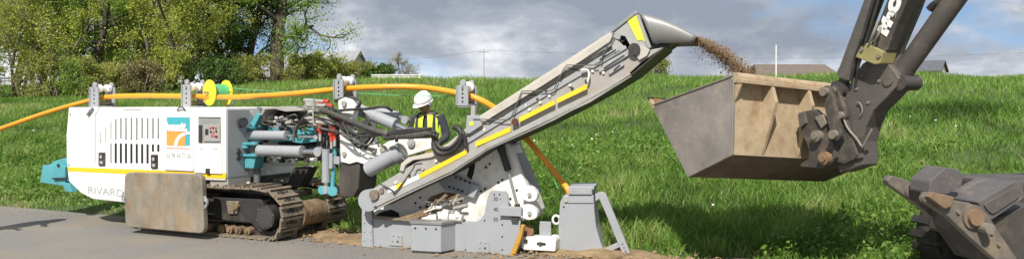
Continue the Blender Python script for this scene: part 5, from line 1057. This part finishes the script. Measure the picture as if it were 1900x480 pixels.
for a_, b_ in ((A_, B2_), (A_, D_), (B2_, C_)): MB().tube([(a_.x, -BWH-.002, a_.y), ((a_.x+b_.x)/2, -BWH-.004, (a_.y+b_.y)/2), (b_.x, -BWH-.002, b_.y)], .011, 6).build('weld_bead', M_pin, bk)
# heap of soil inside
hm = MB(); nx_, ny_ = 14, 24; vs = []
for i in range(nx_):
    for j in range(ny_):
        s_ = i/(nx_-1); t_ = j/(ny_-1); p_ = (D_.lerp(A_, .12+.8*s_)); vs.append((p_.x, (-BWH+.04)+t_*(2*BWH-.08), p_.y-.28+.22*math.sin(math.pi*s_)*math.exp(-((t_-.35)/.25)**2)+.05*rnd.random()))
hm.add(vs, [[i*ny_+j, i*ny_+j+1, (i+1)*ny_+j+1, (i+1)*ny_+j] for i in range(nx_-1) for j in range(ny_-1)], True); hm.build('soil_load', M_muddy, bk)
# --- quick coupler
cpn = [(1481, 209), (1494, 206), (1511, 202), (1524, 214), (1536, 236), (1546, 268), (1550, 292), (1540, 306), (1523, 312), (1484, 309), (1486, 303), (1500, 294), (1501, 280), (1495, 262), (1484, 246), (1487, 232)]
cpl_ = ex('quick_hitch', M_exd, MB().prism(EF.pl(cpn, -.27), -.27, -.21), .008)
ex('hitch_far_plate', M_exd, MB().prism(EF.pl(cpn, -.27), .21, .27), .008, cpl_)
ex('hitch_body', M_exd, MB().prism(EF.pl([(1500, 215), (1530, 225), (1545, 290), (1510, 300), (1500, 270)], -.2), -.2, .2), .01, cpl_)
MB().prism(EF.pl([(1482, 212), (1494, 208), (1498, 228), (1486, 238)], -.28), -.30, -.265).build('hitch_pad', M_exc, cpl_, bevel=.005)
MB().prism(EF.pl([(1514, 217), (1528, 212), (1537, 228), (1526, 238)], -.28), -.30, -.265).build('hitch_pad', M_pin, cpl_, bevel=.005)
for (x_, y_, r_, m_) in ((1516, 252, .055, M_pin), (1531, 293, .062, M_ext)):
    k = EF.q(x_, y_, -.3); c_ = MB(); c_.cyl((k[0], -.33, k[1]), (k[0], -.26, k[1]), r_, n=18); c_.cyl((k[0], -.35, k[1]), (k[0], -.33, k[1]), r_*.6, n=12); c_.build('pin', m_, cpl_, bevel=.004)
# --- tilt link
def link(name, a, b, wA, r, m, par=None):
    A, B = Vector(EF.q(*a, wA)), Vector(EF.q(*b, wA)); d = (B-A).normalized(); n = Vector((-d.y, d.x)); pts = []
    for k in range(9): t = math.pi*k/8; pts.append(A-d*r*math.sin(t)+n*r*math.cos(t))
    for k in range(9): t = math.pi*k/8; pts.append(B+d*r*math.sin(t)-n*r*math.cos(t))
    o = ex(name, m, MB().prism([tuple(p) for p in pts], wA, wA+.05), .006, par)
    for p in (A, B): MB().cyl((p.x, wA-.05, p.y), (p.x, wA+.01, p.y), r*.72, n=16).build('pin', M_pin, o, bevel=.005)
    return o
link('tilt_link', (1533, 170), (1550, 249), -.32, .058, M_exd); link('tilt_link', (1533, 170), (1550, 249), .27, .058, M_exd)
link('rocker', (1546, 168), (1562, 214), -.24, .05, M_exd)
ex('link_shaft', M_exd, MB().cyl((EF.q(1533, 170, -.3)[0], -.3, EF.q(1533, 170, -.3)[1]), (EF.q(1533, 170, -.3)[0], .3, EF.q(1533, 170, -.3)[1]), .04, n=14), 0)
# --- stick
SW = -.17
st_ = [(1690, -60), (1664, 0), (1645, 50), (1628, 100), (1600, 118), (1580, 148), (1568, 178), (1562, 205), (1570, 240), (1582, 268), (1586, 290), (1552, 306), (1558, 320), (1600, 306), (1600, 262), (1606, 236), (1620, 206), (1644, 182), (1662, 162), (1668, 145), (1660, 132), (1648, 118), (1646, 100), (1658, 66), (1684, 6), (1710, -60)]
stk = ex('stick', M_exc, MB().prism(EF.pl(st_, SW), SW, .05), .012)
gl = [(1556, 214), (1566, 210), (1576, 236), (1584, 262), (1590, 286), (1584, 296), (1566, 304), (1552, 300), (1556, 280), (1566, 262), (1558, 240)]
ex('stick_nose', M_exd, MB().prism(EF.pl(gl, SW-.05), SW-.05, SW-.005), .008, stk)
ex('stick_web', M_exd, MB().prism(EF.pl([(1588, 258), (1600, 250), (1600, 292), (1584, 296), (1580, 284)], SW-.03), SW-.03, SW-.003), .006, stk)
MB().tube([EF.p3(x_, y_, SW-.02) for x_, y_ in ((1596, 215), (1600, 205), (1596, 192), (1590, 190))], .008, 6).build('weld_bead', M_pin, stk)
MB().tube([EF.p3(x_, y_, SW-.06) for x_, y_ in ((1563, 212), (1572, 236), (1590, 258), (1600, 272), (1606, 262), (1618, 240))], .012, 6).build('hose', M_pin, stk)
k = EF.q(1648, 149, SW); MB().cyl((k[0], SW-.015, k[1]), (k[0], SW+.01, k[1]), .05, n=18).build('pivot_boss', M_exc, stk, bevel=.004)
k = EF.q(1664, 153, SW); MB().cyl((k[0], SW+.03, k[1]), (k[0], .09, k[1]), .07, n=20).build('pivot_pin', M_exd, stk, bevel=.005)
# cylinder on the left of the stick (bucket ram)
def ram(name, a, b, c, w, r, rr, m=M_exc):
    A, B, C = [Vector(EF.p3(p[0], p[1], w)) for p in (a, b, c)]; o = ex(name, m, MB().cyl(A, B, r, n=24), 0); d = (B-A).normalized()
    MB().cyl(B-d*.05, B+d*.02, r*1.04, n=24).build('gland', m, o); MB().cyl(B, C, rr, n=14).build('rod', M_exd, o); MB().cyl((C.x, w-.06, C.z), (C.x, w+.06, C.z), rr*1.6, n=16).build('rod_eye', M_exd, o); return o
for dx, rr_ in ((0, .016), (9, .013)):
    ex('hydraulic_hose', M_hose, MB().tube([EF.p3(1640+dx, -60, -.30), EF.p3(1618+dx, 10, -.30), EF.p3(1600+dx, 70, -.29), EF.p3(1586+dx, 112, -.26), EF.p3(1580+dx, 150, -.22)], rr_, 6), 0)
for (x_, y_) in ((1590, 165), (1612, 190), (1632, 150), (1600, 140), (1650, 60), (1640, 90)):
    k = EF.q(x_, y_, SW); MB().cyl((k[0], SW-.014, k[1]), (k[0], SW+.002, k[1]), .015, n=6).build('bolt', M_pin, stk)
ram('bucket_ram', (1660, -100), (1570, 140), (1560, 165), -.16, .082, .05)
ram('stick_ram', (1850, -110), (1675, 134), (1672, 152), -.02, .088, .05)
# lower boom with lettering, behind the ram
lm_ = ex('boom_cylinder_cover', M_exd, MB().prism(EF.pl([(1668, -60), (1708, -60), (1684, 0), (1664, 45), (1646, 92), (1630, 112), (1606, 106), (1616, 80), (1630, 40), (1646, 0)], -.26), -.26, -.12), .012)
clp = ex('clamp', mat('ochre_grey', (.30, .27, .11), .7, var=.25, scale=12, dirt=(.15, .12, .08), damt=.6), MB().prism(EF.pl([(1597, 88), (1608, 80), (1640, 96), (1634, 118), (1624, 120), (1588, 106)], -.28), -.29, -.10), .008)
for (x_, y_) in ((1600, 92), (1632, 104)): k = EF.q(x_, y_, -.29); MB().cyl((k[0], -.305, k[1]), (k[0], -.285, k[1]), .018, n=8).build('bolt', M_pin, clp)
for (a, b, wd) in (((1612, 82), (1628, 40), 3), ((1622, 78), (1634, 50), 2.5)): ex('grease_pipe', M_pin, MB().tube([EF.p3(a[0], a[1], -.30), EF.p3((a[0]+b[0])/2+2, (a[1]+b[1])/2, -.32), EF.p3(b[0], b[1], -.30)], .012, 6), 0)
la = EF.q(1646, 69, -.262); lb2 = EF.q(1675, 2, -.262); ang_ = math.atan2(lb2[1]-la[1], lb2[0]-la[0])
lw_ = math.hypot(lb2[0]-la[0], lb2[1]-la[1])
text('lettering', 'MeC', M_whiteq, lm_, (la[0], -.264, la[1]), lw_*1.02, height=.12, ang=ang_, bold=.012, shear=.1)
ex('stick_rear_plate', mat('olive_brown_paint', (.145, .125, .085), .6, var=.1), MB().prism(EF.pl([(1722, -60), (1694, 0), (1672, 45), (1662, 80), (1650, 116), (1660, 126), (1674, 84), (1700, 24), (1728, -50)], .05), .05, .12), .008)
ex('hose_bundle', M_hose, MB().tube([EF.p3(1725, 18, -.05), EF.p3(1735, 8, -.05), EF.p3(1752, 0, -.05), EF.p3(1775, -40, -.05)], .035, 8).tube([EF.p3(1722, 16, -.02), EF.p3(1728, 14, 0), EF.p3(1742, 14, 0)], .02, 6), 0)
# --- out of frame: boom back to the slewing body on its wheeled chassis
tC = EF.path([(1735, -70, 0)])[0]
ex('boom', M_exc, MB().tube([(tC[0]-.1, 0, tC[2]-.1), (2.5, 0, 3.6), (3.5, 0, 3.7), (4.2, 0, 2.2), (4.5, 0, 1.5)], [.17, .2, .22, .2, .2], 10), 0)
ex('upper_body', M_exc, MB().box(3.9, 6.2, -.9, .9, 1.15, 2.0).prism([(4.6, 2.0), (6.2, 2.0), (6.2, 2.3), (4.8, 2.3)], -.3, .9), .06)
cab = ex('cab', M_exc, MB().box(4.1, 5.4, -.95, -.25, 1.2, 1.75).box(4.1, 5.4, -.95, -.25, 2.75, 2.85).box(4.1, 4.18, -.95, -.88, 1.7, 2.8).box(5.32, 5.4, -.95, -.88, 1.7, 2.8).box(4.1, 4.18, -.32, -.25, 1.7, 2.8).box(5.32, 5.4, -.32, -.25, 1.7, 2.8), .02)
# --- front linkage on the chassis (its own heading), pads, ears, tyre
KF = Frame(3.05, 5.9, -12); KM = EM.inverted() @ KF.M()
def kp(name, m, mb, bevel=.008, par=None): return mb.build(name, m, EX if par is None else par, KM if par is None else None, bevel)
ear = [(1716, 366), (1724, 356), (1744, 360), (1756, 368), (1800, 376), (1816, 384), (1836, 400), (1850, 424), (1890, 482), (1850, 484), (1800, 440), (1760, 402), (1716, 374)]
M_ear = mat('worn_olive_steel', (.155, .138, .115), .6, metal=.15, var=.2, scale=4, dirt=(.30, .22, .14), damt=.7, dscale=4, dlow=.5)
e1 = kp('linkage_ear', M_ear, MB().prism(KF.pl(ear, 0), 0, .07), .01)
MB().prism(KF.pl([(1718, 364), (1725, 355), (1766, 364), (1760, 382), (1748, 386)], -.02), -.05, .0).build('ear_tip', mat('rusty_ochre', (.19, .13, .08), .8, var=.25, scale=8), e1, bevel=.006)
for (x_, y_, r_, L_, m_) in ((1804, 401, .062, .05, M_ext), (1818, 420, .04, .10, M_pin)):
    k = KF.q(x_, y_, 0); MB().cyl((k[0], -L_, k[1]), (k[0], .0, k[1]), r_, n=18).build('pin', m_, e1, bevel=.005)
    if m_ is M_ext: MB().cyl((k[0], -.02, k[1]), (k[0], .0, k[1]), r_*1.45, n=18).build('pin_collar', M_ear, e1)
ear2 = [(1646, 334), (1654, 325), (1674, 330), (1694, 340), (1704, 350), (1746, 400), (1740, 410), (1700, 378), (1650, 342)]
for (x_, y_) in ((1760, 376), (1776, 392), (1838, 430), (1852, 452)):
    k = KF.q(x_, y_, 0); MB().cyl((k[0], -.018, k[1]), (k[0], .0, k[1]), .016, n=6).build('bolt', M_pin, e1)
e2 = kp('linkage_ear', M_ear, MB().prism(KF.pl(ear2, .5), .5, .57), .01)
k = KF.q(1688, 354, .5); MB().cyl((k[0], .48, k[1]), (k[0], .51, k[1]), .05, n=16).build('pin', M_ear, e2)
kp('linkage_bridge', M_dark, MB().prism(KF.pl([(1790, 396), (1812, 410), (1860, 476), (1860, 490), (1836, 488), (1796, 430)], .08), .072, .44), .01)
def pad(pts, w0, w1, name):
    o = kp(name, mat('grey_brown_pad', (.105, .098, .100), .5, var=.15, dirt=(.25, .19, .14), damt=.7, dscale=7, dlow=.53, bump=.1), MB().prism(roundpoly(KF.pl(pts, w0), .012, 2), w0, w1), .006); return o
pad([(1724, 358), (1726, 336), (1755, 310), (1779, 314), (1788, 326), (1784, 344), (1758, 360)], .22, .44, 'rubber_pad')
pd = pad([(1814, 374), (1882, 336), (1897, 342), (1902, 366), (1840, 408), (1826, 396)], .05, .42, 'rubber_pad')
MB().prism(roundpoly(KF.pl([(1824, 378), (1882, 346), (1892, 350), (1894, 364), (1842, 398), (1832, 390)], .04), .03), .036, .049).build('pad_face', M_exc, pd, bevel=.006)
kp('chassis', M_exd, MB().box(1.5, 4.4, .8, 1.7, .62, 1.05).box(1.2, 1.5, .3, 1.5, .55, .9), .03)
kp('linkage_arm', M_exd, MB().prism(KF.pl([(1836, 410), (1900, 380), (1960, 400), (1960, 500), (1880, 480)], .12), .12, .4), .015)
M_tyre = mat('tyre_rubber', (.028, .027, .026), .85, var=.25, scale=8, dirt=(.12, .095, .07), damt=.5, dscale=5, dlow=.5)
def wheel(cx_, w0, w1, R=.50):
    t = MB(); wm = (w0+w1)/2; n = 36; prof = [(w0, R*.62), (w0, R*.86), (w0+.05, R*.97), (wm, R), (w1-.05, R*.97), (w1, R*.86), (w1, R*.62)]
    t.add([(cx_+r*math.cos(2*math.pi*j/n), w, R+r*math.sin(2*math.pi*j/n)) for w, r in prof for j in range(n)], [[i*n+j, i*n+(j+1) % n, (i+1)*n+(j+1) % n, (i+1)*n+j] for i in range(6) for j in range(n)], True)
    o = kp('wheel', M_tyre, t, 0)
    for j in range(20):
        a = 2*math.pi*j/20; c, s = math.cos(a), math.sin(a); g_ = MB().box(-.035, .035, 0, (w1-w0)*.55, -.02, .035)
        for wo in (0, (w1-w0)*.45):
            MB().box(-.035, .035, 0, (w1-w0)*.55, -.02, .012).build('tread_lug', M_tyre, o, Matrix.Translation((cx_+R*c, w0+wo, R+R*s)) @ Matrix.Rotation(-a+math.pi/2+(.12 if wo else 0), 4, 'Y'))
    MB().cyl((cx_, w0+.06, R), (cx_, w1-.06, R), R*.63, n=28).build('rim', M_exc, o, bevel=.01); MB().cyl((cx_, w0+.02, R), (cx_, w0+.07, R), R*.22, n=16).build('hub', M_exd, o)
    return o
uw = KF.q(1850, 460, .25)[0]
wheel(uw+1.12, .46, .84, .44); wheel(uw+1.12, 1.7, 2.08, .44); wheel(uw+3.2, .46, .84, .44); wheel(uw+3.2, 1.7, 2.08, .44)
# ================================================================== falling soil
FS = MB(); t0 = Vector(TF.p3(1288, 72, CW+.3)); 
n_s = 22000; fr_ = RNG.random(n_s)**.85; P0 = wpt(TF, 1290, 73, CW+.28); P1 = Vector(((1388-CX)/FPX*8.62, 8.62, EYE+(HY-146)/FPX*8.62))
for i in range(n_s):
    t = fr_[i]; c = P0.lerp(P1, t); c.z += .16*t*(1-t)*1.2; sp = .017+.036*t; g3 = RNG.normal(size=3); c += Vector((g3[0]*sp, g3[1]*(.10), g3[2]*sp*.9))
    if RNG.random() < .12: c += Vector((RNG.normal()*.05, 0, -abs(RNG.normal())*.10))
    s_ = float(np.exp(RNG.normal(-6.15, .6))); q_ = [Vector(RNG.normal(size=3)).normalized()*s_*RNG.uniform(.7, 1.3) for _ in range(6)]
    b_ = [Vector((1, 0, 0)), Vector((-1, 0, 0)), Vector((0, 1, 0)), Vector((0, -1, 0)), Vector((0, 0, 1)), Vector((0, 0, -1))]
    FS.add([c+(b_[k]*s_+q_[k]*.5) for k in range(6)], [[0, 2, 4], [2, 1, 4], [1, 3, 4], [3, 0, 4], [2, 0, 5], [1, 2, 5], [3, 1, 5], [0, 3, 5]])
tag(FS.build('falling_soil', mat('soil_clods', (.27, .18, .10), .95, var=.4, scale=14), recalc=False), 'spray of brown soil falling from the conveyor chute into the bucket', 'soil', kind='stuff')
